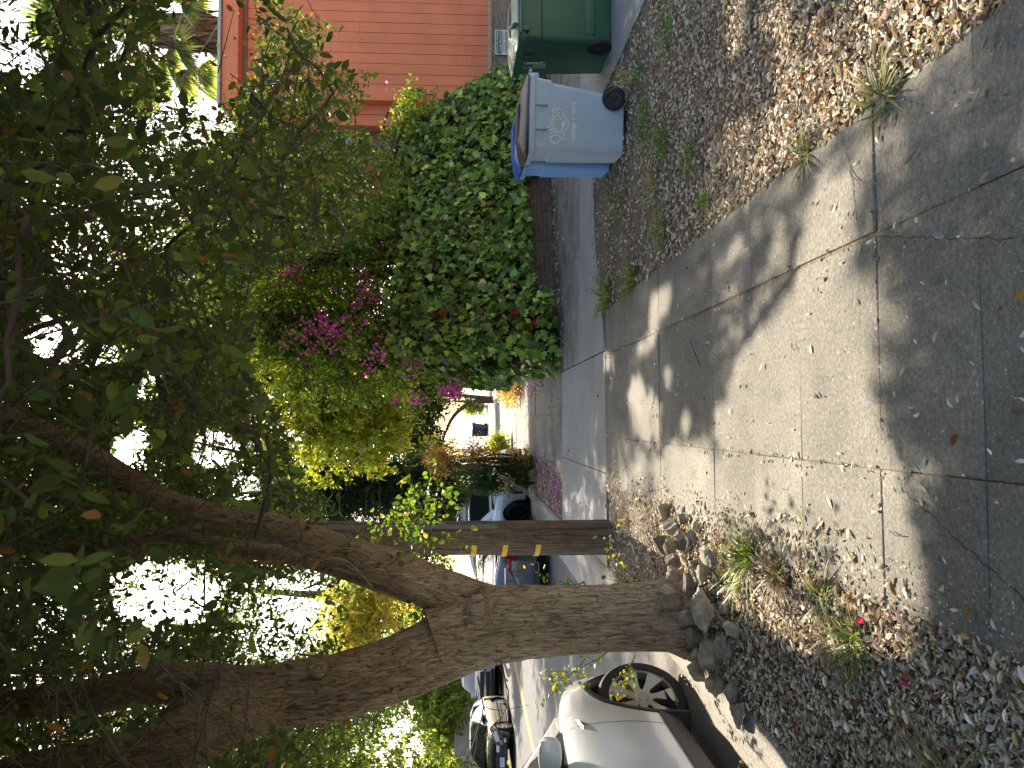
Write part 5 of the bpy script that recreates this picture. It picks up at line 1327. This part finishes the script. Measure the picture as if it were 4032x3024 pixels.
# palms over the house
def palm(x, y, ztop, R, nf, label, skirt):
    t = empty("fan_palm", (x, y, 0), label, "palm")
    v, f = limb([(0, 0, 0), (.05, 0, ztop * .4), (0, 0, ztop - skirt)], [.30, .26, .25], .12, 20, .03, 91, .03); mesh_np("trunk", v, f, mat_bark("palm_trunk", (.13, .11, .10), (.22, .19, .17), (.3, .27, .24), 1, 6, .5) if "palm_trunk" not in bpy.data.materials else bpy.data.materials["palm_trunk"], t, smooth=True)
    # dead frond skirt
    n = 900; a = rng.uniform(0, 6.28, n); u = rng.random(n)
    rad = np.interp(u, [0, .15, .8, 1], [.30, .62, .55, .35]) * rng.uniform(.75, 1.1, n)
    P = np.stack([np.cos(a) * rad, np.sin(a) * rad, ztop - skirt + u * skirt], 1)
    ax = norm(np.stack([np.cos(a) * .12, np.sin(a) * .12, -np.ones(n)], 1) + rng.normal(0, .1, (n, 3)))
    v, F, c = scatter(NARROW[0], NARROW[1], P, frames(ax, np.stack([np.cos(a), np.sin(a), np.zeros(n)], 1)), rng.uniform(.5, 1.0, n), palette(n, [(.25, .20, .16), (.33, .28, .22), (.16, .12, .09)], [.4, .3, .3]))
    mesh_np("dead_fronds", v, F, M['litter'], t, tint=c)
    Ps, Xs, Ns, Ss = [], [], [], []; p0, p1 = [], []
    for k in range(nf):
        d = norm(rng.normal(0, 1, 3) * np.array([1, 1, .75]) + np.array([0, 0, .25])); L = R * rng.uniform(.45, .62)
        c0 = np.array([0, 0, ztop + .2]); e = c0 + d * L; e[2] -= .25 * L * (1 - d[2]); p0.append(c0); p1.append(e)
        sd = norm(np.cross(d, [0, 0, 1.0]) + 1e-3)
        m = 26; th = np.linspace(-1.25, 1.25, m)
        ax = np.cos(th)[:, None] * d + np.sin(th)[:, None] * sd; ax[:, 2] -= .22
        Ps.append(np.tile(e, (m, 1))); Xs.append(norm(ax)); Ns.append(np.tile(np.cross(sd, d), (m, 1)) + rng.normal(0, .1, (m, 3))); Ss.append(R * .5 * rng.uniform(.8, 1.1, m))
    P, X, Nn, Sz = [np.concatenate(z) for z in (Ps, Xs, Ns, Ss)]
    v, F, c = scatter(NARROW[0] * np.array([.42, 1, 1]), NARROW[1], P, frames(X, Nn), Sz, palette(len(P), [(.10, .15, .05), (.16, .20, .08), (.24, .24, .12)], [.45, .35, .2]))
    mesh_np("fronds", v, F, M['bgleaf'], t, tint=c)
    v, f = fine_tubes((np.array(p0), np.array(p1), np.full(nf, .03), np.full(nf, .018)), 5); mesh_np("frond_stalks", v, f, M['twig'], t)
palm(15.15, 30, 14.2, 3.6, 46, "tall fan palm with a shaggy skirt of dead fronds above the house", 3.0)
# overhead wires
def wire(a, b, sag, label):
    pts = [(a[0] + (b[0] - a[0]) * t, a[1] + (b[1] - a[1]) * t, a[2] + (b[2] - a[2]) * t - sag * 4 * t * (1 - t)) for t in np.linspace(0, 1, 24)]
    tag(MB().tube(pts, .011, 5).build("overhead_wire", M['black'], None, True), label, "wire")
wire((-1.23, 8.6, 9.2), (9.2, 17.2, 6.9), .5, "service wire running from the pole to the house roof")
wire((-1.23, 8.6, 9.0), (13.5, 17.3, 6.9), .6, "lower service wire reaching the right end of the house roof")
wire((9.6, 17.4, 6.85), (19, 29, 11.5), .3, "wire rising from the house roof past the palm")
wire((11.0, 17.4, 6.85), (22, 31, 13.5), .3, "steeper wire rising from the house roof to the right")
# ------------------------------------------------------------------ cars (local +Y is the front, X to the right, ground at z 0)
def ip(pts, y):
    """smooth interpolation through control points"""
    X = np.array([p[0] for p in pts], float); Y = np.array([p[1] for p in pts], float)
    y = np.clip(y, X[0], X[-1])
    m = np.gradient(Y, X) if len(X) > 2 else np.zeros(len(X)) + (Y[-1] - Y[0]) / (X[-1] - X[0])
    d = np.diff(Y) / np.diff(X)
    for i in range(len(d)):
        if abs(d[i]) < 1e-9: m[i] = m[i + 1] = 0
    i = np.clip(np.searchsorted(X, y) - 1, 0, len(X) - 2); h = X[i + 1] - X[i]; t = (y - X[i]) / h
    return (2 * t ** 3 - 3 * t ** 2 + 1) * Y[i] + (t ** 3 - 2 * t ** 2 + t) * h * m[i] + (-2 * t ** 3 + 3 * t ** 2) * Y[i + 1] + (t ** 3 - t ** 2) * h * m[i + 1]
SH_F = [0, .12, .3, .5, .66, .8, .9, .97, 1.0]
SH_X = [.935, .972, .992, 1.0, .995, .985, .965, .93, .895]
class Car:
    def __init__(s, name, loc, rz, label, group, paint, L, plan, belt, deck, roof, yf, yr, r, zc=.20, tyre_w=.225, style=10, alloy='alloy', arch=.055, roof_in=.24, steer=0.0, cat="car"):
        s.t = empty(name, loc, label, cat, group, rz)
        s.L, s.plan, s.belt, s.deck, s.roof, s.yf, s.yr, s.r, s.zc, s.ra, s.paint, s.roof_in = L, plan, belt, deck, roof, yf, yr, r, zc, r + arch, paint, roof_in
        s.zrmax = max(p[1] for p in roof)
        s.body(); s.cabin()
        s.wheels(tyre_w, style, alloy, steer)
    def w(s, y): return ip(s.plan, y) * (1 + .012 * np.exp(-((y - s.yf) / .45) ** 2) + .014 * np.exp(-((y - s.yr) / .5) ** 2))
    def zlow(s, y):
        e = s.L / 2 - np.abs(y); return s.zc + .10 * np.clip(1 - e / .30, 0, 1) ** 1.5
    def side(s, y, z):
        f = np.clip((z - s.zc) / (ip(s.belt, y) - s.zc), 0, 1)
        return s.w(y) * np.interp(f, SH_F, SH_X)
    def body(s):
        ys = np.unique(np.round(np.concatenate([np.linspace(-s.L / 2, s.L / 2, 90), np.linspace(-s.L / 2, -s.L / 2 + .3, 14), np.linspace(s.L / 2 - .3, s.L / 2, 14)] + [yw + s.ra * np.cos(np.linspace(0, np.pi, 40)) for yw in (s.yf, s.yr)] + [np.array([yw - s.ra - .004, yw + s.ra + .004]) for yw in (s.yf, s.yr)]), 4))
        rings = []
        nv, nd = 16, 8
        for y in ys:
            zb = s.zlow(y)
            for yw in (s.yf, s.yr):
                if abs(y - yw) <= s.ra: zb = max(zb, s.r + math.sqrt(max(0, s.ra ** 2 - (y - yw) ** 2)))
            zt = ip(s.belt, y); zd = ip(s.deck, y)
            z = zb + (zt - zb) * np.linspace(0, 1, nv) ** .85; x = s.side(y, z)
            t = np.linspace(0, 1, nd + 1)[1:]
            X = np.concatenate([x, x[-1] * (1 - t)]); Z = np.concatenate([z, zt + (zd - zt) * np.sin(t * np.pi / 2)])
            ring = [(xx, y, zz) for xx, zz in zip(X, Z)] + [(-xx, y, zz) for xx, zz in zip(X[::-1][1:], Z[::-1][1:])]
            rings.append(ring)
        V = np.array(rings).reshape(-1, 3); n = len(rings[0]); i = np.arange(len(V)).reshape(len(rings), n)
        F4 = np.stack([i[:-1, :-1].ravel(), i[1:, :-1].ravel(), i[1:, 1:].ravel(), i[:-1, 1:].ravel()], 1)
        o = len(V); c = np.array([[0, ys[0], .55], [0, ys[-1], .5]]); V = np.concatenate([V, c])
        F3 = [(i[0, k], i[0, k + 1], o) for k in range(n - 1)] + [(i[-1, k + 1], i[-1, k], o + 1) for k in range(n - 1)] + [(i[0, n - 1], i[0, 0], o), (i[-1, 0], i[-1, n - 1], o + 1)]
        b = mesh_np("body", V, [np.array(F3), F4], s.paint, s.t, smooth=True)
        me = b.data
        md = b.modifiers.new("edges", 'EDGE_SPLIT'); md.split_angle = math.radians(38)
        # floor and wheel housings, dark
        h = MB(); h.box((0, (s.yf + s.yr) / 2, s.zc + .16), (2 * s.w(0) * .86, abs(s.yf - s.yr) - 2 * s.ra, .30))
        h.box((0, s.yf, .52), (2 * s.w(0) * .55, 2 * s.ra, .6)); h.box((0, s.yr, .52), (2 * s.w(0) * .55, 2 * s.ra, .6))
        for yw in (s.yf, s.yr):
            for sx in (-1, 1):
                pr = [(s.ra + .03, 0), (s.ra + .03, .30)]
                Mx = Matrix.Translation((sx * (s.side(yw, s.r + s.ra) - .02), yw, s.r)) @ Matrix.Rotation(-sx * math.pi / 2, 4, 'Y')
                rr = [[Mx @ Vector((q * math.cos(a), q * math.sin(a), hh)) for a in np.linspace(math.pi / 2 - 1.75 if False else 0, 2 * math.pi, 33)[:-1]] for q, hh in pr]
                rr = [[p for p in ring if True] for ring in rr]
                h.loft([[Vector((p.x, p.y, max(p.z, s.zc - .02))) for p in ring] for ring in rr], True, False, True)
        h.build("underbody", M['dark'], s.t)
    def csec(s, y, t):
        """cabin skin: t 0 at the belt, .5 at the roof rail, 1 at the centre line"""
        zb = ip(s.belt, y) - .012; zr = ip(s.roof, y); zr = max(zr, zb + .002); k = (zr - zb) / (s.zrmax - zb)
        wb = s.w(y) * .893; wt = wb * (1 - s.roof_in * k) - .0
        if t <= .5:
            q = t / .5; return (wb + (wt - wb) * (q + .10 * q * (1 - q) * -2 * k * .6) , y, zb + (zr - .05 * k - zb) * q)
        q = (t - .5) / .5
        return (wt * math.cos(q * math.pi / 2) ** .8 if q < 1 else 0.0, y, zr - .05 * k + .05 * k * math.sin(q * math.pi / 2))
    def cabin(s):
        y0, y1 = s.roof[0][0], s.roof[-1][0]; ys = np.linspace(y0, y1, 46); ts = np.concatenate([np.linspace(0, .5, 9), np.linspace(.5, 1, 10)[1:]])
        V = []; n = 2 * len(ts) - 1
        for y in ys:
            h = [s.csec(y, t) for t in ts]; V += h + [(-a, b, c) for a, b, c in h[::-1][1:]]
        i = np.arange(len(V)).reshape(len(ys), n)
        F = np.stack([i[:-1, :-1].ravel(), i[1:, :-1].ravel(), i[1:, 1:].ravel(), i[:-1, 1:].ravel()], 1)
        mesh_np("roof", np.array(V), F, s.paint, s.t, smooth=True)
    def cpatch(s, name, y0, y1, t0, t1, mat, both=True, off=.008, parent=None, ny=14, nt=8, ylo=None, yhi=None, sx=1):
        """a panel lying just proud of the cabin skin; ylo/yhi may slant the ends with height"""
        V, F = [], []
        for a in np.linspace(0, 1, ny):
            for b in np.linspace(0, 1, nt):
                t = t0 + (t1 - t0) * b
                ya = y0 + (ylo or 0) * b; yb = y1 + (yhi or 0) * b; y = ya + (yb - ya) * a
                p = np.array(s.csec(y, t)); e = 1e-3
                q = np.array(s.csec(y + e, t)) - p; r = np.array(s.csec(y, min(t + e, 1))) - np.array(s.csec(y, max(t - e, 0)))
                nn = np.cross(q, r); nn = nn / (np.linalg.norm(nn) + 1e-12)
                if nn[2] < -1e-6 or (abs(nn[2]) < 1e-6 and nn[0] < 0): nn = -nn
                V.append(p + nn * off)
        i = np.arange(ny * nt).reshape(ny, nt); F = np.stack([i[:-1, :-1].ravel(), i[1:, :-1].ravel(), i[1:, 1:].ravel(), i[:-1, 1:].ravel()], 1)
        V = np.array(V)
        if both:
            V2 = V * np.array([-1, 1, 1]); F = np.concatenate([F, F[:, ::-1] + len(V)]); V = np.concatenate([V, V2])
        elif sx < 0: V = V * np.array([-1, 1, 1]); F = F[:, ::-1]
        return mesh_np(name, V, F, mat, parent or s.t, smooth=True)
    def bpatch(s, name, y0, y1, f0, f1, mat, sx=1, off=.006, parent=None, ny=12, nf=6, slant=0.0):
        """a panel lying just proud of the body side"""
        V = []
        for a in np.linspace(0, 1, ny):
            for b in np.linspace(0, 1, nf):
                y = y0 + (y1 - y0) * a + slant * b; f = f0 + (f1 - f0) * b; zt = ip(s.belt, y); z = s.zc + (zt - s.zc) * f
                e = .01; dx = (s.side(min(y + e, s.L / 2), z) - s.side(y - e, z)) / (2 * e)
                nn = np.array([1, -dx, 0]); nn /= np.linalg.norm(nn)
                V.append(np.array([s.side(y, z), y, z]) + nn * off)
        V = np.array(V) * np.array([sx, 1, 1]); i = np.arange(ny * nf).reshape(ny, nf)
        F = np.stack([i[:-1, :-1].ravel(), i[1:, :-1].ravel(), i[1:, 1:].ravel(), i[:-1, 1:].ravel()], 1)
        if sx < 0: F = F[:, ::-1]
        return mesh_np(name, V, F, mat, parent or s.t, smooth=True)
    def wheels(s, tw, style, alloy, steer):
        for yw, st in ((s.yf, steer), (s.yr, 0)):
            for sx in (1, -1):
                cx = sx * (s.side(yw, s.r + .2) - tw / 2 - .035)
                # axis along X, +h outward
                Mx = Matrix.Translation((cx, yw, s.r)) @ Matrix.Rotation(st, 4, 'Z') @ Matrix.Rotation(sx * math.pi / 2, 4, 'Y')
                r = s.r; h = tw / 2; ri = r * .735
                m = MB(); m.lathe([(ri, -h), (r * .93, -h), (r * .985, -h * .8), (r, -h * .5), (r, -h * .18), (r * .988, -h * .16), (r * .988, -h * .1), (r, -h * .08), (r, h * .08), (r * .988, h * .1), (r * .988, h * .16), (r, h * .18), (r, h * .5), (r * .985, h * .8), (r * .93, h), (ri + .012, h), (ri, h * .9), (ri, -h)], Mx, 72)
                w = m.build("wheel", M['rubber'], s.t, True, 40)
                m = MB(); m.lathe([(ri + .003, h * .92), (ri - .012, h * .98), (ri - .022, h * .86), (ri - .03, -h * .5), (0, -h * .5)], Mx, 60); m.build("rim", M[alloy] if style < 20 else M['alloy_dark'], w, True, 35)
                m = MB()
                if style == 7:     # broad blades
                    for k in range(7):
                        a = 2 * math.pi * k / 7 + .2
                        R2 = Mx @ Matrix.Rotation(a, 4, 'Z')
                        q = [(.05, -.035), (.09, -.030), (ri * .55, -.052), (ri - .014, -.105), (ri - .012, .030), (ri * .55, .022), (.09, .022), (.05, .03)]
                        zt = [h * .86, h * .88, h * .90, h * .95, h * .95, h * .82, h * .80, h * .84]
                        top = [R2 @ Vector((x, y, z)) for (x, y), z in zip(q, zt)]; bot = [R2 @ Vector((x, y, h * .45)) for x, y in q]
                        m.loft([bot, top], True, True, True)
                    m.lathe([(.0, h * .92), (.035, h * .92), (.042, h * .86), (.075, h * .84), (.085, h * .5)], Mx, 32)
                    m.build("spokes", M[alloy], w, True, 28)
                    dk = MB(); dk.lathe([(ri - .02, h * .35), (0, h * .35)], Mx, 40); dk.build("spoke_backing", M['dark'], w)  # near-black disc closing the openings between the blades
                else:
                    ns = style
                    for k in range(ns):
                        R2 = Mx @ Matrix.Rotation(2 * math.pi * k / ns, 4, 'Z')
                        wd = .05 if ns <= 6 else .02
                        pts = [(.03, -wd * .9), (ri - .015, -wd * .55), (ri - .015, wd * .55), (.03, wd * .9)]
                        m.loft([[R2 @ Vector((x, y, h * .5)) for x, y in pts], [R2 @ Vector((x, y, h * .82)) for x, y in pts]], True, True, True)
                    m.lathe([(0, h * .9), (.03, h * .9), (.06, h * .82), (.07, h * .4)], Mx, 24)
                    m.build("spokes", M[alloy], w, True, 30)
                    dk = MB(); dk.lathe([(ri - .02, h * .30), (0, h * .30)], Mx, 32); dk.build("spoke_backing", M['dark'], w)  # near-black disc closing the openings between the spokes
    def mirror(s, y, z, mat, size=(.20, .17, .16), gap=.10, sides=(1, -1)):
        for sx in sides:
            x = s.side(y, z * .98) * .95 + gap
            m = MB(); rings = []
            for q, (a, b) in zip((-.5, -.42, -.2, .1, .35, .46, .5), ((.82, .80), (.98, .97), (1, 1), (.93, .9), (.7, .66), (.4, .36), (.1, .1))):
                rings.append([Vector((sx * (x + size[0] * .5 * a * p.x), y + q * size[1], z + size[2] * .5 * b * p.y)) for p in [Vector((math.copysign(abs(math.cos(t)) ** .6, math.cos(t)), math.copysign(abs(math.sin(t)) ** .6, math.sin(t)))) for t in np.linspace(0, 2 * math.pi, 25)[:-1]]])
            m.loft(rings); mo = m.build("wing_mirror", mat, s.t, True, 50)
            m = MB(); m.box((sx * (x - size[0] * .42), y + .01, z - size[2] * .52), (size[0] * .9, size[1] * .6, .035), bevel=.01); m.build("mirror_arm", M['black'], mo)
    def arch_trim(s, mat, wd=.05, off=.006, sides=(1, -1)):
        for yw in (s.yf, s.yr):
            for sx in sides:
                V = []; A = np.linspace(-.22, math.pi + .22, 60)
                for a in A:
                    for rr, o in ((s.ra - .004, -.09), (s.ra - .004, off), (s.ra + wd, off), (s.ra + wd + .006, -.004)):
                        y = yw + rr * math.cos(a); z = s.r + rr * math.sin(a); V.append((sx * (s.side(np.clip(y, -s.L / 2, s.L / 2), max(z, s.zc)) + o), y, z))
                i = np.arange(len(V)).reshape(len(A), 4); F = np.stack([i[:-1, :-1].ravel(), i[:-1, 1:].ravel(), i[1:, 1:].ravel(), i[1:, :-1].ravel()], 1)
                mesh_np("arch_trim", np.array(V), F if sx < 0 else F[:, ::-1], mat, s.t, smooth=False)

GC = "cars parked along the street"
white = mat_paint("white_paint", (.76, .78, .81), .26, 1.0)
# --- white car at the kerb
T = Car("white_car", (-2.99, 4.39, -.10), 0, "white car parked at the kerb left of the big tree, front wheel turned", GC, white, 4.75,
    [(-2.375, .72), (-2.2, .86), (-1.6, .94), (-.4, .955), (1.0, .955), (1.7, .935), (2.05, .86), (2.25, .74), (2.375, .52)],
    [(-2.375, .98), (-1.9, 1.10), (-.6, 1.10), (.45, 1.06), (.9, 1.035), (1.5, .965), (2.0, .82), (2.25, .68), (2.375, .56)],
    [(-2.375, 1.02), (-1.9, 1.14), (-.6, 1.12), (.9, 1.09), (1.5, 1.02), (2.0, .87), (2.25, .72), (2.375, .58)],
    [(-2.30, 1.02), (-1.9, 1.20), (-1.2, 1.48), (-.5, 1.62), (.0, 1.61), (.45, 1.45), (.95, 1.18), (1.22, 1.045)], 1.485, -1.405, .345, .19, .235, 7, 'alloy', .06, .24, -math.radians(29))
T.arch_trim(M['black'], .045)
T.cpatch("windshield", .10, 1.15, .56, 1.0, M['glass'], True)
T.cpatch("rear_window", -2.1, -.75, .62, 1.0, M['glass'], True)
T.cpatch("side_window", -1.9, .62, .06, .43, M['glass'], True, .010, None, 34, 8, .55, -.25)
T.cpatch("window_trim", -2.0, .92, .0, .055, M['black'], True, .012, None, 34, 3)
T.cpatch("pillar_trim", .50, .98, .06, .42, M['black'], True, .007, None, 10, 8, -.15, -.3)
for sx in (1, -1):
    T.bpatch("sill", -.98, 1.08, .0, .16, M['black'], sx, .010, None, 20, 4)
    T.bpatch("door_gap", .845, .851, .10, .99, M['dark'], sx, .002, None, 2, 14, -.0)
    T.bpatch("door_gap", -.25, -.244, .10, .99, M['dark'], sx, .002, None, 2, 14)
    T.bpatch("door_handle", -.15, .07, .79, .82, white, sx, .012)
    mb = MB(); y0 = T.yf - T.ra - .05
    mb.box((sx * (T.side(y0, .3) - .085), y0 + .02, .235), (.20, .022, .27), Matrix.Rotation(-.12, 3, 'X'), bevel=.008); mb.build("mud_flap", M['black'], T.t)
    q = T.side(.88, .92)
    cmb = MB(); cmb.loft([[Vector((sx * (q + o), y, z)) for (y, z, o) in ring] for ring in ([(.79, .905, .0), (.96, .925, .0), (.86, .845, .0)], [(.81, .900, .016), (.93, .917, .012), (.86, .860, .014)])], True, False, True)
    cmb.build("side_camera", M['alloy'], T.t, False)
    T.bpatch("headlamp", 1.98, 2.28, .80, .95, M['lamp'], sx, .006)
T.mirror(.42, 1.17, white, (.20, .14, .145), .13)
MB().box((0, 2.37, .42), (.9, .03, .12), bevel=.02).build("lower_grille", M['black'], T.t)

# --- blue-grey saloon seen from behind between trunk and pole
slate = mat_paint("slate_paint", (.085, .105, .14), .22, 1.0, .03, .3)
B = Car("blue_grey_car", (-3.42, 17.45, -.11), 0, "blue grey saloon parked between the big tree and the pole, seen from behind", GC, slate, 4.65,
    [(-2.325, .66), (-2.22, .80), (-2.0, .87), (-1.2, .905), (1.0, .905), (1.8, .87), (2.1, .78), (2.325, .55)],
    [(-2.325, .86), (-2.2, .95), (-1.7, 1.00), (-.5, .97), (1.0, .92), (1.9, .78), (2.325, .60)],
    [(-2.325, .93), (-2.22, 1.06), (-1.9, 1.08), (-.5, 1.02), (1.0, .98), (1.9, .84), (2.325, .64)],
    [(-1.75, 1.06), (-1.2, 1.28), (-.7, 1.40), (-.2, 1.43), (.3, 1.36), (.75, 1.14), (1.0, .985)], 1.42, -1.39, .33, .19, .23, 5)
B.cpatch("rear_window", -1.66, -.78, .54, 1.0, M['glass'], True)
B.cpatch("windshield", .15, .92, .55, 1.0, M['glass'], True)
B.cpatch("side_window", -1.35, .65, .08, .42, M['glass'], True, .008, None, 30, 6, .3, -.25)
B.mirror(.42, 1.03, slate)
for sx in (1, -1):
    B.bpatch("tail_lamp", -2.315, -2.02, .66, .93, M['red_lamp'], sx, .008, None, 14, 7, .05)
    mb = MB(); mb.box((sx * .62, -2.318, .82), (.20, .03, .12), bevel=.02); mb.build("tail_lamp", M['red_lamp'], B.t, True)
    mb = MB(); mb.lathe([(.075, .0), (.085, .0), (.085, .09), (.075, .09), (.07, .02), (0, .02)], Matrix.Translation((sx * .56, -2.30, .285)) @ Matrix.Rotation(math.pi / 2, 4, 'X') @ Matrix.Diagonal((1.35, .6, 1, 1)), 24); mb.build("exhaust_tip", M['chrome'], B.t, True)
MB().box((0, -2.31, .27), (1.3, .06, .17), bevel=.03).build("diffuser", M['black'], B.t)
MB().box((0, -2.335, .78), (.58, .02, .20), bevel=.01).build("plate_recess", slate, B.t)
p_ = MB().box((.02, -2.35, .76), (.31, .008, .155), bevel=.003).build("licence_plate", M['plate'], B.t)
text_part("lettering", "2", .10, Matrix.Translation((.12, -2.356, .755)) @ Matrix.Rotation(math.pi / 2, 4, 'X'), M['ink'], p_)
MB().box((0, -2.345, .885), (1.1, .02, .022), bevel=.006).build("trim_bar", M['chrome'], B.t)
for sx in (1, -1):
    MB().box((sx * .34, -.55, .98), (.26, .10, .20), bevel=.04).build("headrest", M['black'], B.t)

# --- black hatchback across the street, facing the camera
blackp = mat_paint("black_paint", (.012, .014, .018), .12, 1.0)
K = Car("black_car", (-11.32, 28.0, -.12), math.pi + .04, "black hatchback parked across the street facing the camera", GC, blackp, 4.35,
    [(-2.175, .68), (-2.0, .82), (-1.2, .88), (1.0, .89), (1.7, .86), (2.0, .74), (2.175, .55)],
    [(-2.175, .95), (-1.9, 1.0), (-.5, .98), (1.0, .90), (1.7, .80), (2.0, .70), (2.175, .58)],
    [(-2.175, .98), (-1.9, 1.04), (-.5, 1.02), (1.0, .96), (1.7, .86), (2.0, .75), (2.175, .62)],
    [(-2.1, .98), (-1.8, 1.22), (-1.2, 1.42), (-.5, 1.49), (.0, 1.45), (.5, 1.23), (1.02, .965)], 1.34, -1.26, .32, .17, .22, 6, 'alloy', .05, .22)
K.cpatch("windshield", .0, .96, .54, 1.0, M['glass'], True)
K.cpatch("rear_window", -2.0, -1.3, .55, 1.0, M['glass'], True)
K.cpatch("side_window", -1.75, .62, .08, .43, M['glass'], True, .008, None, 34, 6, .3, -.35)
K.cpatch("window_trim", -1.85, .72, .0, .05, M['chrome'], True, .010, None, 34, 3)
K.cpatch("window_post", -.28, -.22, .06, .44, blackp, True, .011, None, 3, 8)
K.mirror(.5, 1.02, blackp)
for sx in (1, -1):
    K.bpatch("headlamp", 1.76, 2.10, .70, .96, M['lamp'], sx, .008, None, 12, 6)
    K.bpatch("side_moulding", -.9, .85, .30, .36, M['black'], sx, .012, None, 16, 3)
    mb = MB(); mb.box((sx * .42, 2.175, .56), (.22, .05, .10), bevel=.02); mb.build("headlamp", M['lamp'], K.t, True)
    mb = MB(); mb.box((sx * .66, 2.10, .33), (.13, .05, .075), Matrix.Rotation(-sx * .4, 3, 'Z'), bevel=.015); mb.build("fog_lamp", M['lamp'], K.t, True)
g_ = MB(); g_.box((0, 2.16, .31), (1.0, .05, .13), bevel=.03); g_.box((0, 2.18, .56), (.5, .03, .08), bevel=.02); g_.build("grille", M['black'], K.t)
p_ = MB().box((0, 2.205, .43), (.31, .01, .15), bevel=.003).build("licence_plate", M['plate'], K.t)
text_part("lettering", "7YC83", .085, Matrix.Translation((0, 2.2115, .428)) @ Matrix.Rotation(math.pi, 4, 'Z') @ Matrix.Rotation(math.pi / 2, 4, 'X'), M['ink'], p_)

# --- pale pickup further along, its chrome grille bar lettered
pale = mat_paint("pale_blue_paint", (.46, .50, .58), .25, 1.0)
U = Car("pickup", (-11.55, 36.6, -.2), math.pi + .02, "pale pickup with a black grille parked beyond the black hatchback", GC, pale, 5.6,
    [(-2.8, .86), (-2.6, .95), (0, .98), (2.2, .98), (2.65, .93), (2.8, .84)],
    [(-2.8, 1.15), (-.6, 1.18), (1.0, 1.16), (2.4, 1.10), (2.8, 1.04)],
    [(-2.8, 1.15), (-.6, 1.18), (1.0, 1.22), (2.4, 1.18), (2.8, 1.08)],
    [(-.95, 1.19), (-.7, 1.75), (-.3, 1.84), (.5, 1.83), (.8, 1.66), (1.5, 1.22)], 1.9, -1.7, .39, .32, .25, 6, 'alloy', .07, .16, cat="pickup")
U.cpatch("windshield", .62, 1.42, .54, 1.0, M['glass'], True)
U.cpatch("side_window", -.72, 1.0, .08, .42, M['glass'], True, .008, None, 20, 6, .06, -.4)
U.mirror(1.0, 1.28, pale, (.22, .14, .26), .16)
for sx in (1, -1):
    mb = MB(); mb.box((sx * .76, 2.79, .92), (.26, .05, .20), bevel=.02); mb.build("headlamp", M['lamp'], U.t, True)
g_ = MB(); g_.box((0, 2.80, .84), (1.28, .05, .44), bevel=.03); g_.box((0, 2.80, .50), (1.5, .05, .20), bevel=.03); g_.build("grille", M['black'], U.t)
mb = MB(); mb.box((0, 2.82, .85), (1.7, .05, .10), bevel=.01); gb = mb.build("grille_bar", M['chrome'], U.t)
text_part("lettering", "CHEVROLET", .085, Matrix.Translation((0, 2.847, .85)) @ Matrix.Rotation(math.pi, 4, 'Z') @ Matrix.Rotation(math.pi / 2, 4, 'X'), M['black_ink'], gb, spacing=1.3)

# --- cream white car turned in toward the kerb beyond the pole
cream = mat_paint("cream_paint", (.56, .54, .50), .25, 1.0)
W = Car("cream_white_car", (-2.68, 20.75, -.12), math.radians(-132), "cream white car with dark spoked wheels beyond the utility pole", GC, cream, 4.2,
    [(-2.1, .66), (-1.9, .82), (-1.0, .87), (1.0, .87), (1.6, .84), (1.9, .74), (2.1, .58)],
    [(-2.1, .95), (-1.8, 1.0), (-.5, .99), (1.0, .95), (1.7, .86), (1.95, .76), (2.1, .62)],
    [(-2.1, .98), (-1.8, 1.04), (-.5, 1.03), (1.0, 1.02), (1.7, .92), (1.95, .80), (2.1, .66)],
    [(-2.0, .99), (-1.75, 1.28), (-1.2, 1.50), (-.4, 1.58), (.3, 1.54), (.8, 1.30), (1.3, 1.0)], 1.28, -1.22, .34, .18, .2, 12, 'alloy_dark', .05, .2)
W.cpatch("windshield", .34, 1.2, .54, 1.0, M['glass'], True)
W.cpatch("side_window", -1.5, .85, .08, .43, M['glass'], True, .008, None, 30, 6, .2, -.4)
W.mirror(.72, 1.06, M['black'])
for sx in (1, -1):
    W.bpatch("headlamp", 1.70, 2.02, .66, .92, M['lamp'], sx, .008)
    W.bpatch("air_slot", 1.86, 1.94, .10, .52, M['dark'], sx, .008)
MB().box((0, 2.09, .36), (.9, .04, .2), bevel=.03).build("grille", M['black'], W.t)
# --- silver van behind
silver = mat_paint("silver_paint", (.42, .43, .44), .2, 1.0, .03, .3)
Vn = Car("silver_van", (-3.55, 31.0, -.12), 0, "silver van just showing over the roof of the blue grey saloon", GC, silver, 4.9,
    [(-2.45, .84), (-2.3, .92), (0, .95), (2.0, .9), (2.45, .6)], [(-2.45, 1.05), (0, 1.05), (1.6, 1.0), (2.45, .75)], [(-2.45, 1.06), (0, 1.07), (1.6, 1.05), (2.45, .8)],
    [(-2.44, 1.06), (-2.3, 1.66), (-1.8, 1.80), (.3, 1.78), (.9, 1.5), (1.7, 1.05)], 1.5, -1.5, .34, .2, .22, 6, cat="van")
Vn.cpatch("rear_window", -2.42, -2.31, .52, 1.0, M['glass'], True)
Vn.cpatch("side_window", -2.1, 1.0, .10, .42, M['glass'], True, .008, None, 20, 6, .1, -.4)
for sx in (1, -1): Vn.bpatch("tail_lamp", -2.44, -2.36, .6, .98, M['red_lamp'], sx, .008)
